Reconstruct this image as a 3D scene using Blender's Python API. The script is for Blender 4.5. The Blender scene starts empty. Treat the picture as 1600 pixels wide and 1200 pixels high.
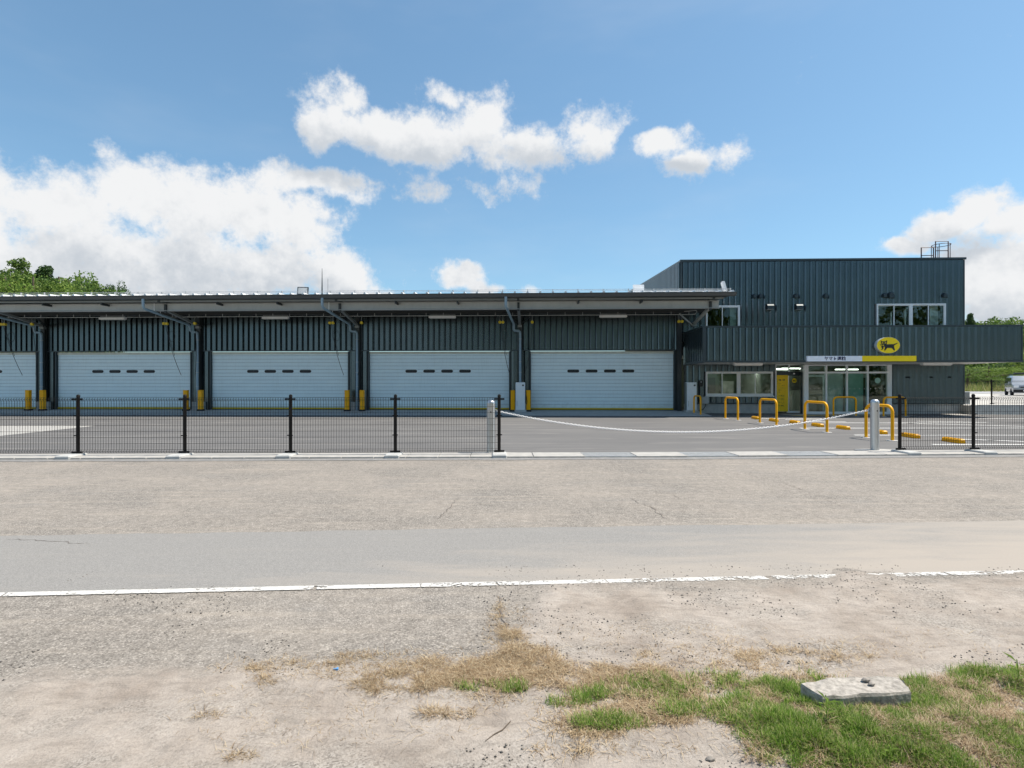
import bpy, math, random
import numpy as np
from mathutils import Vector, Matrix
R = math.radians
random.seed(7); RNG = np.random.default_rng(7)
scene = bpy.context.scene
COL = scene.collection

# ------------------------------------------------------------------ camera
F, EYE = 870.0, 1.4                       # focal length in photo pixels (1600 wide), eye height in metres
cam = bpy.data.cameras.new('camera'); cam.sensor_width = 36.0; cam.lens = 36.0*F/1600.0
cam.clip_start = 0.05; cam.clip_end = 3000.0
camo = bpy.data.objects.new('camera', cam); COL.objects.link(camo)
camo.location = (0, 0, EYE); camo.rotation_euler = (R(90), 0, 0); scene.camera = camo

# ------------------------------------------------------------------ sky, clouds, sun
SUN_EL, SUN_AZ = R(60), R(6)              # azimuth counted from +X towards +Y
SUNV = Vector((math.cos(SUN_EL)*math.cos(SUN_AZ), math.cos(SUN_EL)*math.sin(SUN_AZ), math.sin(SUN_EL)))
world = bpy.data.worlds.new('World'); scene.world = world; world.use_nodes = True
world.cycles.sampling_method = 'MANUAL'; world.cycles.sample_map_resolution = 512

def to_ang(x, y):
    a = math.atan((x-800)/F); return a, math.atan((600-y)/F*math.cos(a))
def cloud_blobs(src, k=1.0):
    out = []
    for x, y, rx, ry, w in src:
        a, e = to_ang(x, y); c = math.cos(a); out.append((a, e, rx/F*c*c*k, ry/F*c*k, w))
    return out
def round_blobs():
    rr = random.Random(5); out = []       # the same weather all the way round
    for i in range(13):
        a = rr.choice((-1, 1))*rr.uniform(R(54), R(178)); e = rr.uniform(R(5), R(36)); s = rr.uniform(.8, 1.5)
        out.append((a, e, .17*s, .055*s, 1.05))
    return out
def node_math(N, L):
    def m(op, a, b=None, c=None):
        n = N.new('ShaderNodeMath'); n.operation = op
        for i, s in enumerate((a, b, c)):
            if s is None: continue
            if isinstance(s, (int, float)): n.inputs[i].default_value = s
            else: L.new(s, n.inputs[i])
        return n.outputs[0]
    return m
def cloud_group(name, blobs, warp, big_d, fine_d, smooth=False):
    fa = .16 if smooth else .80
    g = bpy.data.node_groups.new(name, 'ShaderNodeTree')
    g.interface.new_socket('Dir', in_out='INPUT', socket_type='NodeSocketVector')
    g.interface.new_socket('Density', in_out='OUTPUT', socket_type='NodeSocketFloat')
    N, L = g.nodes, g.links
    gi = N.new('NodeGroupInput'); go = N.new('NodeGroupOutput'); m = node_math(N, L)
    nrm = N.new('ShaderNodeVectorMath'); nrm.operation = 'NORMALIZE'; L.new(gi.outputs[0], nrm.inputs[0])
    def noise(scale, detail, rough):
        n = N.new('ShaderNodeTexNoise'); n.noise_dimensions = '3D'
        n.inputs['Scale'].default_value = scale; n.inputs['Detail'].default_value = detail
        n.inputs['Roughness'].default_value = rough
        L.new(nrm.outputs[0], n.inputs['Vector']); return n
    src = nrm.outputs[0]
    if warp:                              # bend the outlines so that they billow
        wn = noise(10, 2, .55)
        ws = N.new('ShaderNodeVectorMath'); ws.operation = 'MULTIPLY_ADD'
        L.new(wn.outputs['Color'], ws.inputs[0]); ws.inputs[1].default_value = (.075, .075, .075); ws.inputs[2].default_value = (-.0375, -.0375, -.0375)
        wa = N.new('ShaderNodeVectorMath'); wa.operation = 'ADD'; L.new(src, wa.inputs[0]); L.new(ws.outputs[0], wa.inputs[1]); src = wa.outputs[0]
    sp = N.new('ShaderNodeSeparateXYZ'); L.new(src, sp.inputs[0])
    az = m('ARCTAN2', sp.outputs[0], sp.outputs[1]); el = m('ARCSINE', sp.outputs[2])
    cb = N.new('ShaderNodeCombineXYZ'); L.new(az, cb.inputs[0]); L.new(el, cb.inputs[1])
    tot = None
    for a, e, ra, re, w in blobs:
        n = N.new('ShaderNodeVectorMath'); n.operation = 'MULTIPLY_ADD'; L.new(cb.outputs[0], n.inputs[0])
        n.inputs[1].default_value = (1/ra, 1/re, 0); n.inputs[2].default_value = (-a/ra, -e/re, 0)
        d = N.new('ShaderNodeVectorMath'); d.operation = 'DOT_PRODUCT'; L.new(n.outputs[0], d.inputs[0]); L.new(n.outputs[0], d.inputs[1])
        v = d.outputs['Value'] if w >= 1 else m('ADD', d.outputs['Value'], (1-w)*1.6)
        tot = v if tot is None else (m('SMOOTH_MIN', tot, v, .6))
    tot = m('MULTIPLY', m('POWER', .42, tot), 1.2)   # .5 on the outline, 1.2 in the heart
    big = m('SUBTRACT', noise(12, big_d, .62).outputs[0], .5)
    d = m('MULTIPLY_ADD', big, .95 if smooth else 1.75, tot)
    if fine_d:
        fine = m('SUBTRACT', noise(52, fine_d, .68).outputs[0], .5); d = m('MULTIPLY_ADD', fine, fa, d)
    L.new(d, go.inputs[0])
    return g

# cumulus positions: photo x, y, half width, half height, weight
CLOUDS = [
 # big bank on the left
 (-60,340,150,70,1.1),(90,320,130,60,1.1),(200,290,70,40,1.1),(285,320,110,60,1.15),(400,330,80,45,1.2),
 (460,365,65,55,1.15),(545,430,50,42,1.2),(420,420,110,60,1.1),(270,420,150,60,1.1),(110,420,160,70,1.1),(-40,430,160,80,1.1),
 (490,284,100,22,1.0),(590,455,36,22,.9),
 # long cloud in the middle
 (515,200,50,34,1.15),(590,212,80,34,1.2),(680,218,85,36,1.2),(745,208,60,44,1.2),(810,232,85,32,1.15),(925,212,50,32,1.2),
 (1028,224,46,16,.85),(1072,246,42,18,.9),(670,300,75,30,.68),(760,290,80,26,.62),(700,145,34,16,.62),(545,150,36,26,.62),(1145,248,40,30,.5),
 # little puffs above the roof
 (722,428,38,20,.95),(762,450,34,16,.9),(835,454,26,12,.6),
 # cumulus behind the office
 (1540,335,48,28,1.1),(1480,362,50,20,1.1),(1425,388,36,12,1.05),(1610,360,75,36,1.15),(1700,380,110,60,1.1),(1570,420,100,60,1.1),(1580,480,110,50,1.0),(1690,460,130,80,1.0)]
COARSE = [(-40,370,200,110,1.1),(160,370,170,95,1.1),(330,370,150,85,1.1),(470,390,90,70,1.1),(545,430,50,42,1.0),(560,205,100,40,1.1),(720,215,110,42,1.1),(900,220,80,30,1.1),(1050,236,60,22,1.0),(1540,350,70,40,1.0),(1640,380,140,60,1.1),(1580,450,120,60,1.0)]

def build_world():
    N, L = world.node_tree.nodes, world.node_tree.links
    N.clear(); m = node_math(N, L)
    out = N.new('ShaderNodeOutputWorld'); bg = N.new('ShaderNodeBackground'); L.new(bg.outputs[0], out.inputs[0])
    sky = N.new('ShaderNodeTexSky'); sky.sky_type = 'NISHITA'; sky.sun_disc = False
    sky.sun_elevation = SUN_EL; sky.sun_rotation = math.pi/2 - SUN_AZ
    sky.altitude = 0; sky.air_density = 1.0; sky.dust_density = 0.6; sky.ozone_density = 2.0
    tc = N.new('ShaderNodeTexCoord')
    rb = round_blobs()
    d0 = N.new('ShaderNodeGroup'); d0.node_tree = cloud_group('cloud_density', cloud_blobs(CLOUDS, 1.08)+rb, True, 6, 5); L.new(tc.outputs['Generated'], d0.inputs[0])
    cg = cloud_group('cloud_body', cloud_blobs(COARSE, 1.35)+rb[:4], False, 5, 3, True)
    d1 = N.new('ShaderNodeGroup'); d1.node_tree = cg; L.new(tc.outputs['Generated'], d1.inputs[0])
    off = N.new('ShaderNodeVectorMath'); off.operation = 'ADD'; L.new(tc.outputs['Generated'], off.inputs[0])
    off.inputs[1].default_value = tuple(SUNV*0.03)
    d2 = N.new('ShaderNodeGroup'); d2.node_tree = cg; L.new(off.outputs[0], d2.inputs[0])
    def mr(src, a, b, c, d, smooth=True):
        n = N.new('ShaderNodeMapRange'); n.interpolation_type = 'SMOOTHSTEP' if smooth else 'LINEAR'
        n.inputs['From Min'].default_value = a; n.inputs['From Max'].default_value = b
        n.inputs['To Min'].default_value = c; n.inputs['To Max'].default_value = d
        L.new(src, n.inputs['Value']); return n.outputs[0]
    alpha = mr(d0.outputs[0], .36, .95, 0, 1)
    veil = N.new('ShaderNodeTexNoise'); veil.inputs['Scale'].default_value = 2.2; veil.inputs['Detail'].default_value = 4; veil.inputs['Roughness'].default_value = .6
    vm = N.new('ShaderNodeMapping'); vm.inputs[3].default_value = (1, 1, 3.2); L.new(tc.outputs['Generated'], vm.inputs[0]); L.new(vm.outputs[0], veil.inputs['Vector'])
    alpha = m('MAXIMUM', alpha, mr(veil.outputs[0], .45, .8, 0, .10))
    df = m('SUBTRACT', d1.outputs[0], d2.outputs[0])
    lit = mr(df, -.34, .22, 0, 1)
    rim = mr(d0.outputs[0], .6, 1.0, .30, 0.0)
    lm = m('MINIMUM', m('ADD', lit, rim), 1.0)
    cc = N.new('ShaderNodeMix'); cc.data_type = 'RGBA'; L.new(lm, cc.inputs[0])
    cc.inputs[6].default_value = (3.15, 3.4, 3.7, 1); cc.inputs[7].default_value = (4.85, 4.9, 4.95, 1)
    tint = N.new('ShaderNodeMix'); tint.data_type = 'RGBA'; tint.blend_type = 'MULTIPLY'; tint.inputs[0].default_value = 1
    gm = N.new('ShaderNodeGamma'); gm.inputs[1].default_value = .75; L.new(sky.outputs[0], gm.inputs[0])
    L.new(gm.outputs[0], tint.inputs[6]); tint.inputs[7].default_value = SKY_TINT
    mx = N.new('ShaderNodeMix'); mx.data_type = 'RGBA'; L.new(alpha, mx.inputs[0]); L.new(tint.outputs[2], mx.inputs[6]); L.new(cc.outputs[2], mx.inputs[7])
    L.new(mx.outputs[2], bg.inputs[0]); bg.inputs[1].default_value = 0.112
SKY_TINT = (.90, 1.20, 1.31, 1)
build_world()
sun = bpy.data.lights.new('sun', 'SUN'); sun.energy = 4.3; sun.angle = R(0.53); sun.color = (1.0, .915, .79)
suno = bpy.data.objects.new('sun', sun); COL.objects.link(suno); suno.location = (20, 0, 40)
suno.rotation_euler = SUNV.to_track_quat('Z', 'Y').to_euler()
vs = scene.view_settings; vs.view_transform = 'Standard'; vs.look = 'None'; vs.exposure = 0.72; vs.gamma = 1.0; vs.use_curve_mapping = False
scene.cycles.max_bounces = 8; scene.cycles.transparent_max_bounces = 24; scene.cycles.use_denoising = True

# ------------------------------------------------------------------ materials
class NT:
    def __init__(s, name):
        s.m = bpy.data.materials.new(name); s.m.use_nodes = True
        s.N, s.L = s.m.node_tree.nodes, s.m.node_tree.links
        s.b = s.N['Principled BSDF']; s.out = s.N['Material Output']
    def set(s, k, v):
        if hasattr(v, 'is_output') or hasattr(v, 'links'): s.L.new(v, s.b.inputs[k])
        else: s.b.inputs[k].default_value = v
    def coord(s, kind='Object'):
        if kind == 'World':
            return s.N.new('ShaderNodeNewGeometry').outputs['Position']
        return s.N.new('ShaderNodeTexCoord').outputs[kind]
    def mapv(s, v, scale=(1,1,1), rot=(0,0,0), loc=(0,0,0)):
        n = s.N.new('ShaderNodeMapping'); s.L.new(v, n.inputs[0]); n.inputs[3].default_value = scale; n.inputs[2].default_value = rot; n.inputs[1].default_value = loc
        return n.outputs[0]
    def noise(s, v, scale, detail=4, rough=.55, dist=0):
        n = s.N.new('ShaderNodeTexNoise'); s.L.new(v, n.inputs['Vector']); n.inputs['Scale'].default_value = scale
        n.inputs['Detail'].default_value = detail; n.inputs['Roughness'].default_value = rough; n.inputs['Distortion'].default_value = dist
        return n.outputs[0]
    def voro(s, v, scale, feat='F1', out='Distance'):
        n = s.N.new('ShaderNodeTexVoronoi'); n.feature = feat; s.L.new(v, n.inputs['Vector']); n.inputs['Scale'].default_value = scale
        return n.outputs[out]
    def ramp(s, v, stops):
        n = s.N.new('ShaderNodeValToRGB'); s.L.new(v, n.inputs[0])
        els = n.color_ramp.elements
        while len(els) < len(stops): els.new(.5)
        for e, (p, c) in zip(els, stops):
            e.position = p; e.color = (c, c, c, 1) if isinstance(c, (int, float)) else (*c, 1)
        return n.outputs[0]
    def mix(s, f, a, b, mode='MIX'):
        n = s.N.new('ShaderNodeMix'); n.data_type = 'RGBA'; n.blend_type = mode
        for i, v in ((0, f), (6, a), (7, b)):
            if hasattr(v, 'links'): s.L.new(v, n.inputs[i])
            elif isinstance(v, (int, float)) : n.inputs[i].default_value = v if i == 0 else (v, v, v, 1)
            else: n.inputs[i].default_value = (*v, 1)
        return n.outputs[2]
    def math(s, op, a, b=0.0, clamp=False):
        n = s.N.new('ShaderNodeMath'); n.operation = op; n.use_clamp = clamp
        for i, v in ((0, a), (1, b)):
            if hasattr(v, 'links'): s.L.new(v, n.inputs[i])
            else: n.inputs[i].default_value = v
        return n.outputs[0]
    def bump(s, h, strength=.3, dist=.01):
        n = s.N.new('ShaderNodeBump'); s.L.new(h, n.inputs['Height']); n.inputs['Strength'].default_value = strength; n.inputs['Distance'].default_value = dist
        s.L.new(n.outputs[0], s.b.inputs['Normal'])
M = {}
def simple(name, col, rough=.5, metal=0.0, var=.12, scale=3.0, dirt=None, spec=None, bump=0):
    t = NT(name); v = t.coord('World')
    n = t.noise(v, scale, 5, .6)
    c = t.mix(t.ramp(n, [(.3, 0.0), (.7, 1.0)]), tuple(x*(1-var) for x in col), tuple(min(1, x*(1+var)) for x in col))
    if dirt:
        d = t.ramp(t.noise(t.mapv(v, (1.5, 1.5, .35)), 4, 6, .65), [(.5, 0.0), (.75, dirt[1])])
        c = t.mix(d, c, dirt[0])
    t.set('Base Color', c); t.set('Roughness', rough); t.set('Metallic', metal)
    if spec is not None: t.set('Specular IOR Level', spec)
    if bump: t.bump(t.noise(v, 60, 3), bump, .004)
    M[name] = t.m; return t.m

simple('cladding', (.092, .118, .132), .27, .90, .08, 1.2, dirt=((.10, .125, .14), .35))
simple('cladding_trim', (.040, .055, .064), .38, .3, .08)
simple('wall_core', (.05, .06, .065), .8)
simple('shutter_white', (.75, .88, .93), .42, 0, .03, 2.0, dirt=((.63, .74, .78), .35))
simple('shutter_top', (.62, .62, .54), .5)
simple('yellow_paint', (.95, .43, .002), .38, 0, .05, 6, dirt=((.80, .36, .006), .4), spec=.25)
simple('yellow_matte', (.62, .44, .01), .5, 0, .08, 6)
simple('sign_yellow', (.97, .70, .002), .35, 0, .02)
simple('sign_white', (.84, .87, .95), .3, 0, .02)
simple('sign_rim', (.62, .68, .74), .35, .2, .02)
simple('board_yellow', (.92, .60, .004), .5, 0, .03)
simple('ink', (.012, .012, .014), .5, 0, 0)
simple('navy', (.012, .016, .09), .45, 0, 0)
simple('black_rubber', (.015, .015, .016), .7)
simple('fence_brown', (.010, .0075, .0065), .55, 0, .1, 20, spec=.25)
simple('galv', (.44, .45, .455), .5, .15, .12, 8, dirt=((.38, .38, .37), .5))
simple('steel_grey', (.22, .235, .235), .5, .15, .1, 2, dirt=((.15, .16, .16), .4))
simple('beam_grey', (.44, .455, .45), .55, .05, .06, 2, dirt=((.33, .34, .34), .4))
simple('gutter_dark', (.085, .095, .10), .45, .2, .08, 2)
simple('dark_steel', (.035, .042, .046), .5, .2, .1)  # near-black partly to put the shade under the dock roof into the colour
simple('pipe_grey', (.24, .34, .42), .35, 0, .06, 3)
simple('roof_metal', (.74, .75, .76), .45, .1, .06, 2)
simple('white_metal', (.83, .84, .85), .4, 0, .04, 3)
simple('frame_alu', (.84, .87, .91), .38, .0, .03, 4)
simple('charger_white', (.72, .76, .80), .35, 0, .03, 3)
simple('grey_plastic', (.42, .44, .45), .5)
simple('concrete', (.43, .435, .43), .85, 0, .14, 5, dirt=((.30, .30, .29), .5), bump=.15)
simple('kerb_concrete', (.36, .35, .333), .85, 0, .12, 6, dirt=((.42, .40, .37), .5), bump=.15)
simple('slab_concrete', (.33, .305, .275), .95, 0, .40, 42, dirt=((.17, .155, .135), .8), bump=.9)
simple('red_brown', (.13, .075, .075), .6)  # plain red-brown of the ladder guard and cage
simple('soffit', (.62, .62, .60), .7, 0, .03)
simple('inner_wall', (.45, .46, .42), .8, 0, .05)
simple('inner_floor', (.22, .20, .17), .5)
simple('inner_green', (.13, .16, .12), .8, 0, .1)
simple('inner_dark', (.05, .055, .055), .7)
simple('panel_teal', (.36, .60, .56), .6)
simple('blind', (.70, .76, .76), .7)
simple('chain_plastic', (.80, .80, .82), .45, 0, .05, 20)
simple('paint_white', (.74, .74, .73), .75, 0, .08, 8)
simple('van_paint', (.36, .38, .41), .22, .1, .02); M['van_paint'].node_tree.nodes['Principled BSDF'].inputs['Coat Weight'].default_value = .5
simple('dark_glass', (.02, .025, .03), .08)
simple('tyre', (.02, .02, .02), .85)
simple('tactile', (.66, .42, .05), .7)
simple('bark', (.10, .075, .055), .9, 0, .25, 3)
simple('blue_plastic', (.10, .30, .60), .4)
simple('teal_sticker', (.32, .55, .48), .5)

def stainless():
    t = NT('stainless'); v = t.coord('World')
    n = t.noise(t.mapv(v, (3, 3, 200)), 3, 3)
    t.set('Base Color', t.mix(n, (.50, .51, .53), (.66, .67, .68))); t.set('Metallic', .9)
    t.set('Roughness', t.ramp(n, [(.3, .30), (.7, .42)])); M['stainless'] = t.m
stainless()
def shutter():
    t = NT('shutter_white'); v = t.coord('World'); x = t.N.new('ShaderNodeSeparateXYZ'); t.L.new(v, x.inputs[0])
    c = t.mix(t.ramp(t.noise(t.mapv(v, (.6, .6, 2)), 1.6, 5, .6), [(.3, 0.0), (.7, 1.0)]), (.72, .85, .90), (.77, .90, .94))
    rain = t.ramp(t.noise(t.mapv(v, (7, 7, .35)), 3, 5, .65), [(.52, 0.0), (.8, .45)])
    c = t.mix(rain, c, (.56, .65, .68))
    low = t.math('MULTIPLY', t.ramp(t.math('ADD', x.outputs[2], t.noise(v, 3.5, 5, .65)), [(.45, 1.0), (1.0, 0.0)]), .55)
    c = t.mix(low, c, (.42, .45, .45))
    scuff = t.ramp(t.noise(t.mapv(v, (2.2, 2.2, 9)), 1.4, 6, .7, .6), [(.66, 0.0), (.72, .5)])
    c = t.mix(scuff, c, (.50, .54, .55))
    t.set('Base Color', c); t.set('Roughness', .45); M['shutter_white'] = t.m
shutter()
def glass(name, tint):
    t = NT(name); t.N.remove(t.b)
    tr = t.N.new('ShaderNodeBsdfTransparent'); tr.inputs[0].default_value = (*tint, 1)
    gl = t.N.new('ShaderNodeBsdfGlossy'); gl.inputs['Roughness'].default_value = .01; gl.inputs[0].default_value = (.95, 1, .98, 1)
    fr = t.N.new('ShaderNodeFresnel'); fr.inputs[0].default_value = 1.42
    mx = t.N.new('ShaderNodeMixShader'); t.L.new(fr.outputs[0], mx.inputs[0]); t.L.new(tr.outputs[0], mx.inputs[1]); t.L.new(gl.outputs[0], mx.inputs[2])
    t.L.new(mx.outputs[0], t.out.inputs[0]); M[name] = t.m
glass('glass', (.80, .88, .85)); glass('glass_clear', (.88, .93, .91))
def emissive(name, col, e, base=(.8, .8, .78)):
    t = NT(name); t.set('Base Color', (*base, 1)); t.set('Emission Color', (*col, 1)); t.set('Emission Strength', e); M[name] = t.m
emissive('tube_light', (1, .98, .88), 5.0)

def ground_mats():
    def old_asphalt(t, v):
        st = t.voro(v, 130, out='Color'); sep = t.N.new('ShaderNodeSeparateColor'); t.L.new(st, sep.inputs[0])
        agg = t.ramp(sep.outputs[0], [(0, (.12, .115, .108)), (.35, (.25, .238, .225)), (.8, (.33, .315, .298)), (1, (.50, .48, .455))])
        st2 = t.ramp(t.noise(v, 42, 3, .7), [(.3, .72), (.7, 1.16)])
        c = t.mix(1.0, agg, st2, 'MULTIPLY')
        big = t.noise(v, .8, 6, .6, .4)
        c = t.mix(t.ramp(big, [(.35, 0.0), (.7, .6)]), c, (.39, .36, .33))
        streak = t.noise(t.mapv(v, (.25, 3.2, 1), rot=(0, 0, -R(3.4))), 2.0, 6, .65)
        c = t.mix(t.ramp(streak, [(.52, 0.0), (.72, .5)]), c, (.45, .41, .365))
        dk = t.noise(t.mapv(v, (.7, 1.3, 1), loc=(3, 1, 0)), 1.3, 5, .6)
        c = t.mix(1.0, c, t.ramp(t.noise(v, 11, 4, .7), [(.3, .80), (.7, 1.18)]), 'MULTIPLY')
        c = t.mix(1.0, c, (.83, .80, .765), 'MULTIPLY')
        return t.mix(t.ramp(dk, [(.55, 0.0), (.8, .4)]), c, (.21, .205, .20))
    # weathered road asphalt with dust
    t = NT('asphalt_old'); v = t.coord('World')
    t.set('Base Color', old_asphalt(t, v)); t.set('Roughness', .92); t.set('Specular IOR Level', .25)
    t.bump(t.math('ADD', t.voro(v, 120), t.noise(v, 40, 3)), .55, .006); M['asphalt_old'] = t.m
    # smoother relaid strip
    t = NT('asphalt_patch'); v = t.coord('World')
    st = t.voro(v, 210, out='Color'); sep = t.N.new('ShaderNodeSeparateColor'); t.L.new(st, sep.inputs[0])
    c = t.ramp(sep.outputs[0], [(0, (.18, .175, .169)), (.5, (.225, .219, .211)), (1, (.29, .281, .27))])
    x = t.N.new('ShaderNodeSeparateXYZ'); t.L.new(v, x.inputs[0])
    # sand blown over the right-hand end and the near edge
    f = t.math('ADD', t.math('MULTIPLY', x.outputs[0], .16), t.math('MULTIPLY', t.math('SUBTRACT', 4.75, x.outputs[1]), .42))
    f = t.math('ADD', f, t.math('MULTIPLY', t.math('SUBTRACT', t.noise(t.mapv(v, (.5, 2.5, 1)), 1.5, 6, .62, .5), .5), 1.3))
    c = t.mix(t.ramp(f, [(-.15, 0.0), (.7, .85)]), c, (.35, .31, .27))
    c = t.mix(t.ramp(t.noise(t.mapv(v, (.3, 4, 1)), 2, 5, .6), [(.5, 0.0), (.8, .3)]), c, (.29, .27, .248))
    t.set('Base Color', c); t.set('Roughness', .88); t.set('Specular IOR Level', .25)
    t.bump(t.voro(v, 200), .25, .003); M['asphalt_patch'] = t.m
    # dark young asphalt in the yard with tyre sweeps
    t = NT('asphalt_yard'); v = t.coord('World')
    st = t.ramp(t.noise(v, 55, 3, .7), [(.3, .8), (.7, 1.2)])
    c = t.mix(1.0, (.128, .126, .127), st, 'MULTIPLY')
    c = t.mix(t.ramp(t.noise(v, .35, 5, .6), [(.35, 0.0), (.7, .5)]), c, (.17, .166, .162))
    w = t.N.new('ShaderNodeTexWave'); w.wave_type = 'RINGS'; t.L.new(t.mapv(v, (.35, .35, 1), loc=(2.8, -9, 0)), w.inputs['Vector'])
    w.inputs['Scale'].default_value = .75; w.inputs['Distortion'].default_value = 5; w.inputs['Detail'].default_value = 5
    wm = t.math('MULTIPLY', t.ramp(w.outputs['Fac'], [(.72, 0.0), (.95, 1.0)]), t.ramp(t.noise(v, .5, 4), [(.45, 0.0), (.7, .4)]))
    c = t.mix(wm, c, (.28, .265, .25))
    st2 = t.noise(t.mapv(v, (.10, 1.6, 1), rot=(0, 0, R(-8))), 1.5, 6, .62)
    c = t.mix(t.ramp(st2, [(.52, 0.0), (.75, .45)]), c, (.25, .24, .228))
    t.set('Base Color', c); t.set('Roughness', .9); t.set('Specular IOR Level', .25); t.bump(t.noise(v, 90, 3), .25, .004); M['asphalt_yard'] = t.m
    # fresh dark seam
    simple('asphalt_seam', (.20, .197, .195), .9, 0, .2, 14, dirt=((.34, .315, .29), .6), bump=.3)
    # sand and dirt of the verge, thinning out over the asphalt ('cover' = how much sand lies there)
    t = NT('sand'); v = t.coord('World')
    n = t.noise(v, 2.2, 8, .62, .3)
    c = t.ramp(n, [(.28, (.235, .198, .168)), (.45, (.318, .278, .243)), (.62, (.385, .343, .306)), (.8, (.44, .40, .363))])
    fine = t.ramp(t.noise(v, 95, 4, .75), [(.3, .76), (.52, 1.0), (.75, 1.12)])
    c = t.mix(1.0, c, fine, 'MULTIPLY')
    c = t.mix(1.0, c, t.ramp(t.noise(t.mapv(v, (1.0, 3.0, 1), rot=(0, 0, R(6))), 7, 6, .68, .5), [(.32, .80), (.5, 1.0), (.7, 1.10)]), 'MULTIPLY')
    gm = t.noise(t.mapv(v, (1.0, 2.2, 1), loc=(5, 2, 0)), 1.5, 6, .62, .3)
    st = t.voro(v, 120, out='Color'); sep = t.N.new('ShaderNodeSeparateColor'); t.L.new(st, sep.inputs[0])
    grit = t.ramp(sep.outputs[0], [(0, (.10, .09, .08)), (.4, (.25, .228, .205)), (1, (.40, .37, .335))])
    c = t.mix(t.ramp(gm, [(.48, 0.0), (.66, .72)]), c, grit)
    at = t.N.new('ShaderNodeAttribute'); at.attribute_name = 'cover'
    k = t.math('ADD', at.outputs['Fac'], t.math('MULTIPLY', t.math('SUBTRACT', t.noise(t.mapv(v, (1, 1.8, 1)), 5.5, 8, .68, .4), .5), 1.5))
    k = t.ramp(k, [(.12, 0.0), (.62, 1.0)])
    c = t.mix(k, old_asphalt(t, v), c)
    t.set('Base Color', c); t.set('Roughness', .95); t.set('Specular IOR Level', .15)
    h = t.math('ADD', t.noise(v, 110, 4, .7), t.math('MULTIPLY', t.noise(v, 18, 5, .6), 2.0))
    t.bump(h, .7, .007); M['sand'] = t.m
    # far ground: pale gravel and dry grass
    t = NT('far_ground'); v = t.coord('World')
    c = t.ramp(t.noise(v, .12, 7, .6), [(.35, (.30, .27, .21)), (.55, (.38, .35, .30)), (.7, (.20, .21, .09))])
    t.set('Base Color', c); t.set('Roughness', .95); M['far_ground'] = t.m
    simple('gravel_lot', (.46, .44, .41), .95, 0, .14, 1.2)
    simple('hill_green', (.05, .085, .025), .95, 0, .4, .3)
    simple('far_road', (.30, .30, .31), .9, 0, .08, .5)
ground_mats()
def worn_paint():
    t = NT('paint_worn'); v = t.coord('World')
    n = t.math('ADD', t.math('MULTIPLY', t.noise(v, 38, 5, .7), .65), t.math('MULTIPLY', t.noise(v, 3.2, 4, .6), .45))
    x = t.N.new('ShaderNodeSeparateXYZ'); t.L.new(v, x.inputs[0])
    n = t.math('ADD', n, t.math('MULTIPLY', x.outputs[0], .012))
    k = t.ramp(n, [(.585, 1.0), (.635, 0.0)])
    t.set('Base Color', t.mix(t.ramp(t.noise(v, 12, 5, .65), [(.35, 0.0), (.7, 1.0)]), (.46, .45, .43), (.60, .59, .575))); t.set('Roughness', .85)
    tr = t.N.new('ShaderNodeBsdfTransparent'); mx = t.N.new('ShaderNodeMixShader'); t.L.new(k, mx.inputs[0]); t.L.new(tr.outputs[0], mx.inputs[1]); t.L.new(t.b.outputs[0], mx.inputs[2]); t.L.new(mx.outputs[0], t.out.inputs[0])
    M['paint_worn'] = t.m
worn_paint()
simple('crack_dark', (.15, .13, .115), .95)
def leafmat(name, cols, trans=.35):
    t = NT(name); g = t.N.new('ShaderNodeNewGeometry')
    c = t.ramp(g.outputs['Random Per Island'], [(i/(len(cols)-1), k) for i, k in enumerate(cols)])
    n = t.ramp(t.noise(g.outputs['Position'], .35, 3), [(.3, .72), (.7, 1.25)])
    c = t.mix(1.0, c, n, 'MULTIPLY')
    t.set('Base Color', c); t.set('Roughness', .6); t.set('Specular IOR Level', .25)
    tl = t.N.new('ShaderNodeBsdfTranslucent'); t.L.new(c, tl.inputs[0])
    mx = t.N.new('ShaderNodeMixShader'); mx.inputs[0].default_value = trans
    t.L.new(t.b.outputs[0], mx.inputs[1]); t.L.new(tl.outputs[0], mx.inputs[2]); t.L.new(mx.outputs[0], t.out.inputs[0]); M[name] = t.m
leafmat('leaf_mid', [(.045, .09, .018), (.09, .17, .03), (.15, .23, .045), (.21, .28, .07)])
leafmat('leaf_dark', [(.025, .055, .018), (.045, .095, .025), (.08, .14, .035)])
leafmat('leaf_bright', [(.10, .18, .03), (.17, .26, .045), (.24, .32, .07)])
leafmat('grass_green', [(.055, .12, .012), (.13, .25, .025), (.22, .36, .055), (.33, .42, .11), (.48, .44, .24)], .45)
leafmat('grass_dry', [(.16, .10, .05), (.32, .225, .13), (.45, .345, .215), (.60, .50, .35)], .2)
leafmat('grass_far', [(.10, .15, .03), (.22, .25, .07), (.34, .29, .14)], .3)

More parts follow.
